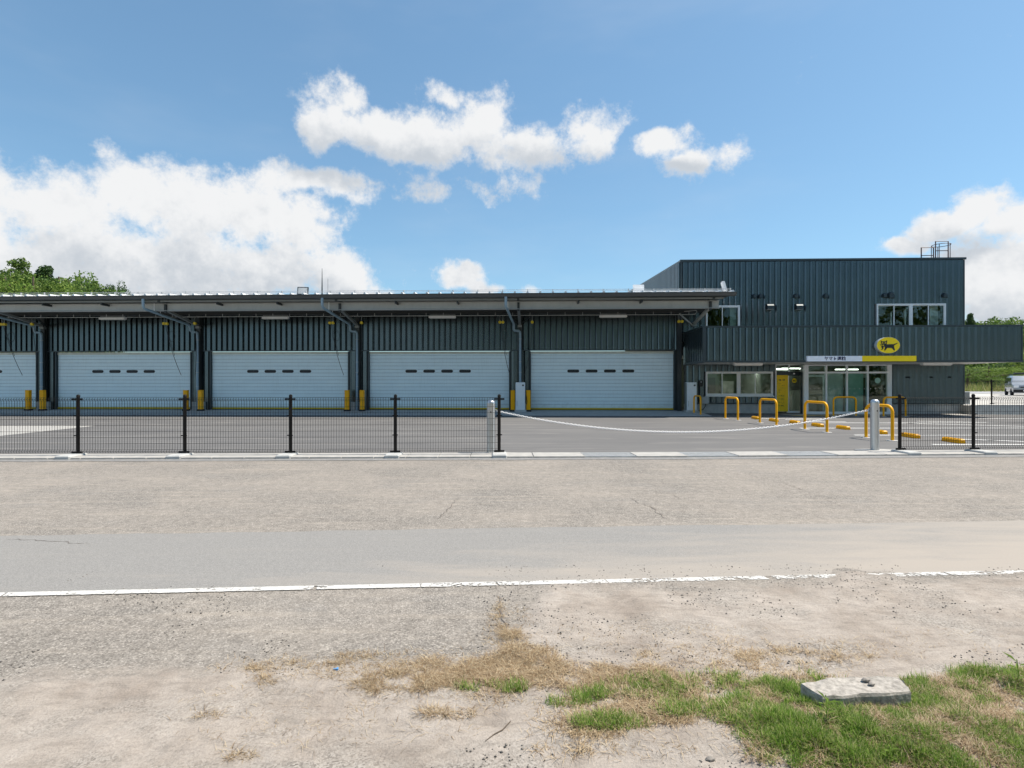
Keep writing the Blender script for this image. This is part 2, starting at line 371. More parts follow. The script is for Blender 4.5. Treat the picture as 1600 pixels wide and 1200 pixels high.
# ------------------------------------------------------------------ mesh helpers
class MB:
    def __init__(s): s.v = []; s.f = []; s.mi = []; s.cur = 0
    def add(s, vs, fs):
        o = len(s.v); s.v += [tuple(p) for p in vs]
        for f in fs: s.f.append(tuple(i+o for i in f)); s.mi.append(s.cur)
        return s
    def box(s, a, b):
        (x0, y0, z0), (x1, y1, z1) = a, b
        x0, x1 = min(x0, x1), max(x0, x1); y0, y1 = min(y0, y1), max(y0, y1); z0, z1 = min(z0, z1), max(z0, z1)
        return s.add([(x0,y0,z0),(x1,y0,z0),(x1,y1,z0),(x0,y1,z0),(x0,y0,z1),(x1,y0,z1),(x1,y1,z1),(x0,y1,z1)],
                     [(0,3,2,1),(4,5,6,7),(0,1,5,4),(1,2,6,5),(2,3,7,6),(3,0,4,7)])
    def bev(s, a, b, r):
        # box with chamfered vertical and top edges
        (x0, y0, z0), (x1, y1, z1) = a, b
        def ring(i, z): return [(x0+i,y0,z),(x1-i,y0,z),(x1,y0+i,z),(x1,y1-i,z),(x1-i,y1,z),(x0+i,y1,z),(x0,y1-i,z),(x0,y0+i,z)]
        def ring2(i, z):
            return [(x0+i+r,y0+i,z),(x1-i-r,y0+i,z),(x1-i,y0+i+r,z),(x1-i,y1-i-r,z),(x1-i-r,y1-i,z),(x0+i+r,y1-i,z),(x0+i,y1-i-r,z),(x0+i,y0+i+r,z)]
        return s.loft([ring(r, z0), ring(r, z1-r), ring2(r*.7, z1)])
    def loft(s, rings, cap=True, closed=True):
        n = len(rings[0]); vs = [p for r in rings for p in r]; fs = []
        for k in range(len(rings)-1):
            for i in range(n if closed else n-1):
                j = (i+1) % n; fs.append((k*n+i, k*n+j, (k+1)*n+j, (k+1)*n+i))
        if cap: fs.append(tuple(range(n-1, -1, -1))); fs.append(tuple((len(rings)-1)*n+i for i in range(n)))
        return s.add(vs, fs)
    def tube(s, pts, r, n=8, cap=True, radii=None):
        pts = [Vector(p) for p in pts]; rings = []
        up = Vector((0, 0, 1)); prev = None
        for i, p in enumerate(pts):
            d = (pts[min(i+1, len(pts)-1)] - pts[max(i-1, 0)]).normalized()
            if prev is None:
                a = d.cross(up)
                if a.length < .05: a = d.cross(Vector((1, 0, 0)))
                a.normalize()
            else:
                a = prev - d*prev.dot(d)
                if a.length < 1e-5: a = d.cross(up)
                a.normalize()
            prev = a; b = d.cross(a); rr = radii[i] if radii else r
            rings.append([p + (a*math.cos(2*math.pi*k/n) + b*math.sin(2*math.pi*k/n))*rr for k in range(n)])
        return s.loft(rings, cap)
    def bar(s, p, q, w, h, up=(0, 0, 1)):
        p, q = Vector(p), Vector(q); d = (q-p).normalized(); a = d.cross(Vector(up)).normalized(); b = a.cross(d)
        rings = [[c + a*(w/2*i) + b*(h/2*j) for i, j in ((-1,-1),(1,-1),(1,1),(-1,1))] for c in (p, q)]
        return s.loft(rings)
    def lathe(s, c, prof, n=20):
        rings = [[(c[0]+r*math.cos(2*math.pi*k/n), c[1]+r*math.sin(2*math.pi*k/n), c[2]+z) for k in range(n)] for r, z in prof]
        return s.loft(rings)
    def prism(s, poly, y0, y1):
        # polygon in x,z extruded along y
        n = len(poly)
        return s.add([(x, y0, z) for x, z in poly] + [(x, y1, z) for x, z in poly],
                     [tuple(range(n)), tuple(range(2*n-1, n-1, -1))] + [(i, i+n, (i+1) % n+n, (i+1) % n) for i in range(n)])
    def slab(s, poly, z0, z1):
        n = len(poly)
        return s.add([(x, y, z0) for x, y in poly] + [(x, y, z1) for x, y in poly],
                     [tuple(range(n-1, -1, -1)), tuple(range(n, 2*n))] + [(i, (i+1) % n, (i+1) % n+n, i+n) for i in range(n)])
    def mesh(s, name, mats, smooth=False):
        me = bpy.data.meshes.new(name); me.from_pydata(s.v, [], s.f)
        for m_ in (mats if isinstance(mats, (list, tuple)) else [mats]): me.materials.append(M[m_])
        if any(s.mi): me.polygons.foreach_set('material_index', s.mi)
        if smooth: me.polygons.foreach_set('use_smooth', [True]*len(me.polygons))
        me.update()
        if smooth:
            try: me.set_sharp_from_angle(angle=R(40))
            except Exception: pass
        return me
    def obj(s, name, mats, parent=None, smooth=False, loc=None, rz=0):
        return link(name, s.mesh(name, mats, smooth), parent, loc, rz)
def link(name, me, parent=None, loc=None, rz=0):
    o = bpy.data.objects.new(name, me); COL.objects.link(o); o.parent = parent
    if loc is not None: o.location = loc
    if rz: o.rotation_euler = (0, 0, rz)
    return o
def tag(o, label, cat, group=None):
    o['label'] = label; o['category'] = cat
    if group: o['group'] = group
    return o
def thing(name, label, cat, loc=(0, 0, 0), rz=0, group=None):
    o = bpy.data.objects.new(name, None); COL.objects.link(o); o.location = loc; o.rotation_euler = (0, 0, rz); o.empty_display_size = .2
    return tag(o, label, cat, group)
def struct(o, label=None):
    o['kind'] = 'structure'
    if label: o['label'] = label
    return o
def stuff(o, label, cat=None):
    o['kind'] = 'stuff'; o['label'] = label
    if cat: o['category'] = cat
    return o
def copy_tree(o, parent=None):
    c = o.copy(); COL.objects.link(c); c.parent = parent
    for ch in list(o.children): copy_tree(ch, c)
    return c
def npmesh(name, V, Fc, mat):
    # V (n,3), Fc (m,k) all faces of the same size
    me = bpy.data.meshes.new(name); k = Fc.shape[1]
    me.vertices.add(len(V)); me.vertices.foreach_set('co', V.astype(np.float32).ravel())
    me.loops.add(Fc.size); me.loops.foreach_set('vertex_index', Fc.astype(np.int32).ravel())
    me.polygons.add(len(Fc)); me.polygons.foreach_set('loop_start', np.arange(0, Fc.size, k, dtype=np.int32))
    me.materials.append(M[mat]); me.update(calc_edges=True); me.validate(); return me
def px_ground(x, y, h=0.0):
    Z = F*(EYE-h)/(y-600.0); return (x-800.0)*Z/F, Z

# value noise for terrain
def vnoise(x, y, seed=0):
    x = np.asarray(x, float); y = np.asarray(y, float)
    xi = np.floor(x).astype(int); yi = np.floor(y).astype(int); xf = x-xi; yf = y-yi
    def h(a, b):
        n = (a*374761393 + b*668265263 + seed*362437) & 0x7fffffff
        n = ((n ^ (n >> 13))*1274126177) & 0x7fffffff
        return ((n ^ (n >> 16)) & 0xffff)/65535.0
    u = xf*xf*(3-2*xf); w = yf*yf*(3-2*yf)
    return (h(xi, yi)*(1-u)+h(xi+1, yi)*u)*(1-w) + (h(xi, yi+1)*(1-u)+h(xi+1, yi+1)*u)*w
def fbm(x, y, oct=4, seed=0):
    t = 0; a = .5
    for i in range(oct): t = t + a*vnoise(np.asarray(x)*2**i+17*i, np.asarray(y)*2**i-9*i, seed+i); a *= .5
    return t

# ------------------------------------------------------------------ the ground
struct(MB().add([(-900,-900,-.03),(900,-900,-.03),(900,1500,-.03),(-900,1500,-.03)], [(0,1,2,3)]).obj('ground', 'far_ground'), 'wide flat ground reaching the horizon')
def line_y(c, k, k2=0): return lambda x: c + k*x + k2*max(0.0, x-3.0)
KERB_N, KERB_F, FEN = line_y(10.50, .025, .03), line_y(11.12, .025, .03), line_y(10.90, .025, .03)
WL, PF, SEAM = line_y(3.93, .0617), line_y(5.40, .0576), line_y(10.24, .025, .03)
def strip(near, far, x0, x1, z, n=60, jn=0, jf=0, seed=0):
    xs = np.linspace(x0, x1, n); mb = MB(); vs = []
    for x in xs:
        a = near(x) + (jn*(fbm(x*2.3, 5, 4, seed)-.5)*2 if jn else 0); b = far(x) + (jf*(fbm(x*2.3, 9, 4, seed+3)-.5)*2 if jf else 0)
        vs += [(x, float(a), z), (x, float(b), z)]
    mb.add(vs, [(2*i, 2*i+2, 2*i+3, 2*i+1) for i in range(n-1)]); return mb
road = struct(strip(line_y(1.0, .06), KERB_N, -60, 60, 0.0, 121).obj('road', 'asphalt_old'), 'weathered pale asphalt road dusted with sand')
struct(strip(WL, PF, -40, 40, .004, 1200, 0, .035, 2).obj('road_patch', 'asphalt_patch'), 'smoother grey relaid asphalt strip along the road')
struct(strip(SEAM, KERB_N, -40, 40, .006, 900, .05, 0, 6).obj('seam_strip', 'asphalt_seam'), 'narrow dark asphalt joint in front of the kerb')
struct(strip(KERB_F, line_y(60, 0), -60, 60, .002, 121).obj('yard', 'asphalt_yard'), 'dark grey asphalt yard in front of the loading docks')
# worn white edge line: pieces with ragged ends, thin sheets on the road
def edge_line():
    x = -6.0; rr = random.Random(11)
    while x < 6.5:
        L_ = rr.choice((.45, .7, .9, 1.3)); gap = rr.choice((.004, .008, .02)) if x < .5 else rr.choice((.008, .02, .06))
        n = max(4, int(L_/.01)); mb = MB(); vs = []
        for i in range(n+1):
            t = x + L_*i/n; c = WL(t)-.03
            j0 = (fbm(t*45, 1.3, 3, 21)-.44)*.014; j1 = (fbm(t*45, 7.7, 3, 33)-.44)*.014
            vs += [(t+.02, float(c-.036+j0), .0062), (t, float(c+.036+j1), .0062)]
        mb.add(vs, [(2*i, 2*i+2, 2*i+3, 2*i+1) for i in range(n)]).obj('edge_line', 'paint_worn', road)
        x += L_ + gap
edge_line()

def cracks():
    for pts, w in (([(985, 777), (1000, 787), (1018, 793), (1030, 803), (1041, 811)], .010), ([(1012, 768), (1040, 771), (1055, 775), (1068, 783)], .007), ([(1214, 752), (1240, 761), (1272, 772), (1308, 781)], .007),
                   ([(684, 812), (692, 803), (703, 793), (716, 778)], .010), ([(10, 843), (60, 845), (140, 851)], .008), ([(300, 812), (420, 806), (520, 812), (640, 816)], .006), ([(1330, 800), (1420, 809), (1500, 806)], .005), ([(778, 930), (780, 950), (786, 975), (794, 990)], .012)):
        g = [Vector((*px_ground(a, b), .0066)) for a, b in pts]; fine = []
        for p, q in zip(g, g[1:]):
            n = max(3, int((q-p).length/.05)); fine += [p.lerp(q, i/n) for i in range(n)]
        fine.append(g[-1]); rr = random.Random(int(pts[0][0])); vs = []
        for i, p in enumerate(fine):
            d = (fine[min(i+1, len(fine)-1)]-fine[max(i-1, 0)]).normalized(); s_ = Vector((-d.y, d.x, 0)); k = .55*w*rr.uniform(.25, 1.1)*min(1, .3+min(i, len(fine)-1-i)*.3); c = p+s_*rr.uniform(-.02, .02)
            vs += [c-s_*k, c+s_*k]
        MB().add(vs, [(2*i, 2*i+1, 2*i+3, 2*i+2) for i in range(len(fine)-1)]).obj('crack', 'crack_dark', road)
cracks()

# verge: a sandy, slightly lumpy sheet that runs out over the road
def verge_cover(X, Y):
    # how far the sand reaches: near the camera on the left, up to the white line on the right
    base = 2.78 + .06*X + np.clip((X+.12)*2.4, 0, 1)*(1.02 + .02*X)
    reach = base + (fbm(X*1.6, Y*1.2, 4, 3)-.47)*.8
    return np.clip((reach-Y)/.55+.35, -1, 1)
def verge_height(X, Y):
    cv = verge_cover(X, Y); k = np.clip(cv, 0, 1); k = k*k*(3-2*k)
    lump = (fbm(X*3.1, Y*3.1, 5, 8)-.40)*.035 + (fbm(X*11, Y*11, 3, 12)-.44)*.012
    rut = 0                                 # faint wheel ruts curving through the sand
    for q in range(6):
        d = (Y - (2.14 + .05*q + .16*(X+1.1) - .10*(X+1.1)**2))/.016
        rut = rut - np.exp(-d*d)*.006*np.exp(-((X+.75)/.55)**2)
    for q in range(4):
        d = (Y - (2.95 + .06*q + .02*X))/.02
        rut = rut - np.exp(-d*d)*.006*np.exp(-((X-3.0)/1.0)**2)
    bank = .055*np.exp(-((X-1.35)/.75)**2 - ((Y-2.15)/.28)**2)   # soft bank under the grass on the right
    return .0025 + np.maximum(k*(.010+lump+rut), 0) + bank
def build_verge():
    xs = np.arange(-5.2, 5.2, .02); ys = np.arange(.9, 5.0, .018)
    X, Y = np.meshgrid(xs, ys); Z = verge_height(X, Y); Cv = verge_cover(X, Y).ravel()
    V = np.stack([X.ravel(), Y.ravel(), Z.ravel()], 1); nx, ny = len(xs), len(ys)
    i = np.arange(ny-1)[:, None]*nx + np.arange(nx-1)[None]; i = i.ravel()
    Fc = np.stack([i, i+1, i+nx+1, i+nx], 1)
    keep = Cv[Fc].max(1) > -.7
    me = npmesh('verge', V, Fc[keep], 'sand'); me.polygons.foreach_set('use_smooth', [True]*len(me.polygons))
    at = me.attributes.new('cover', 'FLOAT', 'POINT'); at.data.foreach_set('value', Cv.astype(np.float32))
    struct(link('verge', me), 'pale sandy verge with lumps and wheel ruts')
build_verge()

# ------------------------------------------------------------------ yard edge: kerb, gratings
kerb = struct(strip(KERB_N, KERB_F, -60, 60, .008, 121).obj('kerb', 'kerb_concrete'), 'pale concrete gutter strip along the yard edge')
def kerb_blocks():
    cache = {}
    x = -11.6
    while x < 12.0:
        drive = -.05 < x < 7.0
        L_ = .98 if drive else .6
        grate = drive and int((x+.05)/.98) % 2 == 1
        rz = math.atan(.025 if x < 3 else .055)
        c = (x+L_/2, (KERB_N(x+L_/2)+KERB_F(x+L_/2))/2, 0)
        key = (L_, grate)
        if key not in cache:
            mb = MB()
            if grate:
                mb.cur = 0
                mb.box((-L_/2+.004, -.29, .0), (L_/2-.004, -.265, .03)); mb.box((-L_/2+.004, .235, .0), (L_/2-.004, .29, .03))
                n = 30
                for k in range(n):
                    xx = -L_/2+.02+(L_-.04)*k/(n-1); mb.box((xx-.009, -.262, .012), (xx+.009, .232, .028))
                for k in range(5):
                    yy = -.24+.45*k/4; mb.box((-L_/2+.006, yy-.004, .010), (L_/2-.006, yy+.004, .0265))
                cache[key] = mb.mesh('grating', 'galv')
            else:
                mb.bev((-L_/2+.004, -.30, .0), (L_/2-.004, .30, .035), .008); cache[key] = mb.mesh('kerb_block', 'kerb_concrete')
        link('grating' if grate else 'kerb_block', cache[key], kerb, c, rz)
        x += L_
kerb_blocks()

# yard markings and concrete field
def flat(name, poly, z, mat, parent=None): return MB().add([(x, y, z) for x, y in poly], [tuple(range(len(poly)))]).obj(name, mat, parent)
yard = bpy.data.objects['yard']
struct(flat('concrete_field', [(-13.75, 14.7), (-13.9, 18.55), (-28, 19.1), (-28, 17.4), (-19.5, 16.3)][:1]+[(-13.9, 18.6), (-40, 19.6), (-40, 8.5), (-13.66, 14.85)][0:3], .0055, 'kerb_concrete'), 'pale concrete field at the left edge of the yard')
for y, x0, x1 in ((22.55, 18.9, 30), (19.97, 11.2, 26), (17.6, 9.1, 26), (15.2, 9.35, 26), (12.85, 9.7, 26)):
    flat('bay_line', [(x0, y-.06+.0), (x1, y-.06-.0), (x1, y+.06), (x0, y+.06)], .0065, 'paint_white', yard)
for (xa, ya, xb, yb) in ((13.6, 20.0, 18.0, 17.75), (15.2, 20.9, 17.2, 20.2), (10.7, 21.8, 12.0, 21.6), (10.9, 20.7, 12.3, 20.5), (9.9, 22.6, 12.5, 22.5), (19.5, 20.4, 24, 20.1), (11.3, 14.1, 13.4, 13.0)):
    d = Vector((xb-xa, yb-ya)).normalized()*.07; n = (-d.y, d.x)
    flat('bay_mark', [(xa+n[0], ya+n[1]), (xa-n[0], ya-n[1]), (xb-n[0], yb-n[1]), (xb+n[0], yb+n[1])], .0075, 'paint_white', yard)

# ------------------------------------------------------------------ building frame
BETA = R(2.2)
BO = Vector((263*26.7/F, 26.7, 0))                 # corner between the dock wall and the office block
BU = Vector((math.cos(BETA), -math.sin(BETA), 0)); BV = Vector((math.sin(BETA), math.cos(BETA), 0))
def W(u, v, z=0.0): return BO + BU*u + BV*v + Vector((0, 0, z))
ware = thing('warehouse', 'long dark low warehouse with white roller shutters and projecting roof', 'warehouse', BO, -BETA)
office = thing('office_building', 'dark two-storey ribbed metal office block with canopy parapet', 'building', BO, -BETA)

# cladding rib: groove, left-facing slope, flat face, sharp return
PITCH = .27
def rib_mesh(L_, w=PITCH):
    mb = MB(); pr = [(0, -.001), (.034, -.001), (.036, -.034), (.104*w/PITCH, -.085), (w-.004, -.085), (w-.003, -.001), (w, -.001)]
    vs = [(x, y, z) for z in (0, L_) for x, y in pr]; n = len(pr)
    mb.add(vs, [(i, i+1, n+i+1, n+i) for i in range(n-1)])
    mb.add([(x, y, 0) for x, y in pr], [(5, 4, 3, 2, 1)]); mb.add([(x, y, L_) for x, y in pr], [(1, 2, 3, 4, 5)])
    return mb
RIBS = {}
def clad(parent, u0, u1, z0, z1, v=0.0, rz=0, base=None, name='cladding_panel'):
    """row of ribs from u0 to u1 (along local x, or along the turned axis when rz is set)"""
    n = max(1, round((u1-u0)/PITCH)); w = (u1-u0)/n; key = (round(z1-z0, 3), round(w, 4))
    if key not in RIBS: RIBS[key] = rib_mesh(z1-z0, w).mesh('cladding_panel', 'cladding')
    for i in range(n):
        t = u0+i*w
        if rz == 0: loc = (t, v, z0)
        else: loc = (base[0]+math.cos(rz)*t, base[1]+math.sin(rz)*t, z0)
        o = link(name, RIBS[key], parent, loc, rz)

# ------------------------------------------------------------------ warehouse
DP = 7.94                                            # bay pitch
DOORS = [(-7.22-DP*i, -.23-DP*i) for i in range(5)]
DZ0, DZ1 = .13, 3.04
wall = MB()
wall.box((-42, .10, DZ1), (-.02, .30, 5.0))
for i, (a, b) in enumerate(DOORS):
    wall.box((b, .10, 0), ((-.02 if i == 0 else DOORS[i-1][0]), .30, DZ1-.003))
wall.box((-42, .10, 0), (DOORS[-1][0], .30, DZ1-.003))
fw = wall.obj('front_wall', 'wall_core', ware)
clad(fw, -42.0, -.03, DZ1+.02, 5.0, .10)
for i, (a, b) in enumerate(DOORS):
    r = -.03 if i == 0 else DOORS[i-1][0]-.05
    if r-(b+.05) > .3: clad(fw, b+.05, r, .12, DZ1-.01, .10)
MB().box((-42, .005, DZ1-.03), (-.03, .099, DZ1+.018)).obj('lintel', 'cladding_trim', fw)
def door(a, b):
    d = MB().box((a, .26, DZ0), (b, .285, DZ1-.045)).obj('shutter_door', 'wall_core', ware)
    for s, u in ((1, a), (-1, b)): MB().box((u, .06, DZ0), (u+s*.05, .25, DZ1-.04)).obj('guide_rail', 'cladding_trim', d)
    n = 16; h = (DZ1-.06-DZ0-.10)/n; w = b-a-.12
    for k in range(n):
        z = DZ0+.10+k*h
        key = ('slat', round(w, 3))
        if key not in RIBS:
            mb = MB(); x0, x1 = 0, w
            pr = [(.014, .003), (.003, .007), (0, .016), (0, h-.016), (.003, h-.007), (.014, h-.003)]
            mb.add([(x0, y, zz) for y, zz in pr]+[(x1, y, zz) for y, zz in pr], [(i, i+6, i+7, i+1) for i in range(5)]); RIBS[key] = mb.mesh('slat', 'shutter_white')
        link('slat', RIBS[key], d, (a+.06, .19, z))
    MB().box((a+.055, .165, DZ1-.17), (b-.055, .188, DZ1-.05)).obj('head_trim', 'shutter_top', d)
    MB().box((a+.06, .165, DZ0+.035), (b-.06, .235, DZ0+.105)).obj('bottom_rail', 'yellow_matte', d)
    MB().box((a+.06, .17, DZ0+.002), (b-.06, .23, DZ0+.033)).obj('rubber_seal', 'black_rubber', d)
    c = (a+b)/2; zw = 2.03
    for k in range(4):
        x = c-.05+(k-1.5)*.885; r = .07; poly = []
        for s0, cx in ((1, x+.22), (-1, x-.22)):
            for q in range(7):
                t = -math.pi/2+math.pi*q/6; poly.append((cx+s0*math.cos(t)*r, zw+math.sin(t)*r*s0))
        MB().prism(poly, .176, .20).obj('vision_window', 'ink', d)
for a, b in DOORS: door(a, b)
# columns, downpipes, braces
PIERS = [(DOORS[i][0]+DOORS[i+1][1])/2 for i in range(4)]
def hcol(mb, u, v0, v1, w, z0, z1):
    mb.box((u-w/2, v0, z0), (u+w/2, v0+.012, z1)); mb.box((u-w/2, v1-.012, z0), (u+w/2, v1, z1)); mb.box((u-.006, v0+.012, z0), (u+.006, v1-.012, z1))
for i, u in enumerate(PIERS + [-.10]):
    mb = MB(); hcol(mb, u+.02, -.16, .01, .20, .12, 4.9); mb.obj('column', 'dark_steel', ware)
    if i < 4: MB().bev((u-.30, -.16, .0), (u+.30, .085, .52), .01).obj('column_base', 'concrete', ware)
ROOF_Z = lambda v: 5.17+(v+3.2)*.045                # underside of the roof sheet
roof = MB()
roof.add([(-42,-3.2,ROOF_Z(-3.2)),(1.42,-3.2,ROOF_Z(-3.2)),(1.42,-.05,ROOF_Z(-.05)),(-42,-.05,ROOF_Z(-.05)),
          (-42,-3.2,ROOF_Z(-3.2)+.09),(1.42,-3.2,ROOF_Z(-3.2)+.09),(1.42,-.05,ROOF_Z(-.05)+.09),(-42,-.05,ROOF_Z(-.05)+.09)],
         [(0,3,2,1),(4,5,6,7),(0,1,5,4),(1,2,6,5),(2,3,7,6),(3,0,4,7)])
roof.add([(-42,-.05,ROOF_Z(-.05)),(-.05,-.05,ROOF_Z(-.05)),(-.05,16,ROOF_Z(16)),(-42,16,ROOF_Z(16)),
          (-42,-.05,ROOF_Z(-.05)+.09),(-.05,-.05,ROOF_Z(-.05)+.09),(-.05,16,ROOF_Z(16)+.09),(-42,16,ROOF_Z(16)+.09)],
         [(0,3,2,1),(4,5,6,7),(0,1,5,4),(1,2,6,5),(2,3,7,6)])
ro = roof.obj('roof', 'roof_metal', ware)
MB().add([(-42,-3.19,ROOF_Z(-3.2)-.006),(1.41,-3.19,ROOF_Z(-3.2)-.006),(1.41,-.06,ROOF_Z(-.05)-.006),(-42,-.06,ROOF_Z(-.05)-.006)], [(0,3,2,1)]).obj('underside_shade', 'dark_steel', ro)  # dark sheet added under the roof to deepen the shade there
def roof_rib(L_):
    mb = MB(); z0, z1 = ROOF_Z(-3.26)+.085, ROOF_Z(-3.26+L_)+.085
    pr = [(-.07, 0), (-.025, .10), (.025, .10), (.07, 0)]
    mb.loft([[(x, -3.26, z0+z) for x, z in pr], [(x, -3.26+L_, z1+z) for x, z in pr]]); return mb.mesh('roof_rib', 'roof_metal')
rl, rs = roof_rib(19.0), roof_rib(3.1)
k = 0; u = 1.35
while u > -41.5:
    link('roof_rib', rs if u > -.1 else rl, ro, (u, 0, 0)); u -= .54; k += 1
zr = ROOF_Z(-2.9)+.09
for h in (.14, .20): MB().bar((-42, -2.9, zr+h), (1.40, -2.9, zr+h), .022, .014).obj('snow_rail', 'galv', ro)
for i in range(40): MB().box((1.34-i*1.08, -2.95, zr+.02), (1.37-i*1.08, -2.88, zr+.215)).obj('rail_clip', 'galv', ro)
for h in (.13, .18): MB().bar((-2.6, -2.4, zr+.05+h), (1.40, -2.4, zr+.05+h), .05, .02).obj('snow_rail', 'white_metal', ro)
# gutter: moulded section along the eave
mb = MB(); pr = [(-3.16, 5.255), (-3.40, 5.26), (-3.40, 5.24), (-3.36, 5.20), (-3.31, 5.12), (-3.20, 5.10), (-3.16, 5.11)]
mb.loft([[(-42, y, z) for y, z in pr], [(1.46, y, z) for y, z in pr]]); mb.obj('gutter', 'gutter_dark', ware)
mb = MB().box((-42, -3.02, 5.02), (1.05, -2.93, 5.09)); mb.obj('eave_purlin', 'steel_grey', ware)
# main eave beam (channel: web and two flanges)
mb = MB().box((-42, -2.52, 4.70), (1.00, -2.50, 4.99)).box((-42, -2.62, 4.99), (1.00, -2.40, 5.01)).box((-42, -2.62, 4.68), (1.00, -2.40, 4.70)); mb.obj('eave_beam', 'beam_grey', ware)
mb = MB().box((-42, -1.32, 4.66), (.85, -1.30, 4.93)).box((-42, -1.40, 4.64), (.85, -1.24, 4.66)); mb.obj('inner_beam', 'dark_steel', ware)  # inner beam coloured near-black to carry the shade behind the eave
for u in PIERS + [.62]:
    mb = MB().bar((u, -2.45, 4.72), (u, -.02, 4.26), .12, .10); mb.obj('knee_brace', 'steel_grey' if u < 0 else 'beam_grey', ware)  # end brace in paler grey: the sunlight on it is in the colour
    MB().box((u-.10, -.20, 4.14), (u+.10, -.02, 4.24)).obj('brace_foot', 'steel_grey', ware)
    mb = MB().box((u-.05, -3.05, 5.01+.002), (u+.05, .05, 5.09)).box((u-.05, -2.60, 4.60), (u+.05, -2.53, 4.98)); mb.obj('cantilever_beam', 'dark_steel', ware)
    if u < 0:
        for s in (-1, 1): MB().bar((u+s*.08, -.12, 4.35), (u+s*.62, -1.2, 4.62), .05, .05).obj('side_strut', 'dark_steel', ware)
        for c_ in (2.6, 5.3):
            MB().box((u+c_-.03, -3.0, 4.90), (u+c_+.03, -.1, 5.0)).obj('rafter', 'dark_steel', ware)
MB().bar((.55, -.10, 4.20), (-.35, -1.2, 4.62), .05, .05).obj('side_strut', 'beam_grey', ware)
MB().tube([(-42, -1.45, 4.55), (.10, -1.45, 4.55), (.28, -1.45, 4.57), (.36, -1.45, 4.66), (.33, -1.45, 4.74), (.1, -1.42, 4.72), (-.2, -1.40, 4.70)], .016, 6).obj('cable_conduit', 'beam_grey', ware, True)
for i in range(52): MB().box((.0-i*.80, -1.46, 4.56), (.015-i*.80, -1.44, 4.68)).obj('conduit_hanger', 'beam_grey', ware)
for i, u in enumerate(PIERS):
    p = MB().tube([(u-.52, -3.28, 5.12), (u-.52, -3.28, 4.82), (u-.52, -3.22, 4.72), (u-.50, -3.1, 4.68), (u-.30, -.42, 4.30), (u-.29, -.34, 4.24), (u-.29, -.30, 4.14), (u-.29, -.28, 4.02), (u-.25, -.25, 3.97), (u-.04, -.22, 3.95), (u+.01, -.21, 3.90), (u+.02, -.21, 3.8), (u+.02, -.21, .10)], .058, 12).obj('downpipe', 'pipe_grey', ware, True)
    for z in (3.55, 2.45, 1.95, 1.25, .58): MB().lathe((u+.02, -.21, z), [(.066, 0), (.066, .03)], 14).obj('pipe_bracket', 'galv', p)
    for q in ((-.46, -2.65, 4.66), (-.43, -2.28, 4.60)): MB().box((u+q[0]-.012, q[1]-.012, q[2]-.05), (u+q[0]+.012, q[1]+.012, 5.02)).obj('pipe_hanger', 'white_metal', p)
# strip lights under the roof
for u in (-27.2, -19.25, -11.3, -3.35):
    l = MB().box((u-.63, -1.12, 4.50), (u+.63, -.96, 4.58)).obj('strip_light', 'white_metal', ware)
    MB().box((u-.60, -1.11, 4.475), (u+.60, -.97, 4.498)).obj('diffuser', 'soffit', l)
    MB().bar((u-.6, -1.04, 4.64), (u+.6, -1.04, 4.64), .05, .03).obj('mounting_rail', 'steel_grey', l)
    for s in (-.3, .3): MB().box((u+s-.01, -1.05, 4.58), (u+s+.01, -1.03, 4.95)).obj('drop_rod', 'steel_grey', l)
# antenna and floodlights on the roof
zt = ROOF_Z(-2.0)+.09
def flood(u, v, s, rz, mat):
    z = ROOF_Z(v)+.15
    f = MB().box((u-.16, v-.06, z-.02), (u+.16, v+.06, z+.03)).obj('floodlight', 'white_metal', ware)
    c, s_ = math.cos(rz), math.sin(rz)
    def tp(x, y, zz): return (u+x*c-y*s_, v+x*s_+y*c, z+zz)
    vs = [tp(x, y+zz*.25, zz) for zz in (.10, .46) for x, y in ((-.24, -.05), (.24, -.05), (.24, .05), (-.24, .05))]
    MB().add(vs, [(0,3,2,1),(4,5,6,7),(0,1,5,4),(1,2,6,5),(2,3,7,6),(3,0,4,7)]).obj('lamp_head', mat, f)
    vs = [tp(x, -.056+zz*.25, zz) for zz, x in ((.14, -.20), (.14, .20), (.42, .20), (.42, -.20))]
    MB().add(vs, [(0, 1, 2, 3)]).obj('lamp_face', 'grey_plastic' if mat == 'dark_steel' else 'white_metal', f)
    for sx in (-.22, .22): MB().bar(tp(sx, 0, .0), tp(sx, .04, .22), .02, .02, (0, 1, 0)).obj('lamp_yoke', 'white_metal', f)
flood(-17.55, -2.0, 1, R(10), 'dark_steel'); flood(-2.35, -2.0, 1, 0, 'white_metal'); flood(1.25, -2.6, 1, R(80), 'white_metal')
MB().tube([(-16.65, -2.0, zt-.05), (-16.65, -2.0, zt+.35), (-16.65, -2.0, zt+1.35)], .02, 6, True, [.035, .03, .008]).tube([(-16.42, -1.9, zt), (-16.42, -1.9, zt+.9)], .007, 5).obj('antenna', 'dark_steel', ware)
# concrete apron under the roof
mb = MB(); mb.add([(-42,-2.35,.012),(.75,-2.35,.012),(.75,.12,.125),(-42,.12,.125),(-42,-2.35,-.02),(.75,-2.35,-.02),(.75,.12,-.02),(-42,.12,-.02)], [(0,1,2,3),(0,4,5,1),(1,5,6,2),(3,7,4,0)])
ap = struct(mb.obj('loading_apron', 'concrete'), 'sloped concrete apron along the dock doors'); ap.location = BO; ap.rotation_euler = (0, 0, -BETA)

# ------------------------------------------------------------------ office block
OW = 13.17                                           # width
ZT = 7.32
up = MB().box((0, .0, 3.4), (OW, .2, 3.88))
WIN_L, WIN_R = (1.18, 2.78, 3.90, 5.14), (9.14, 12.30, 3.90, 5.18)
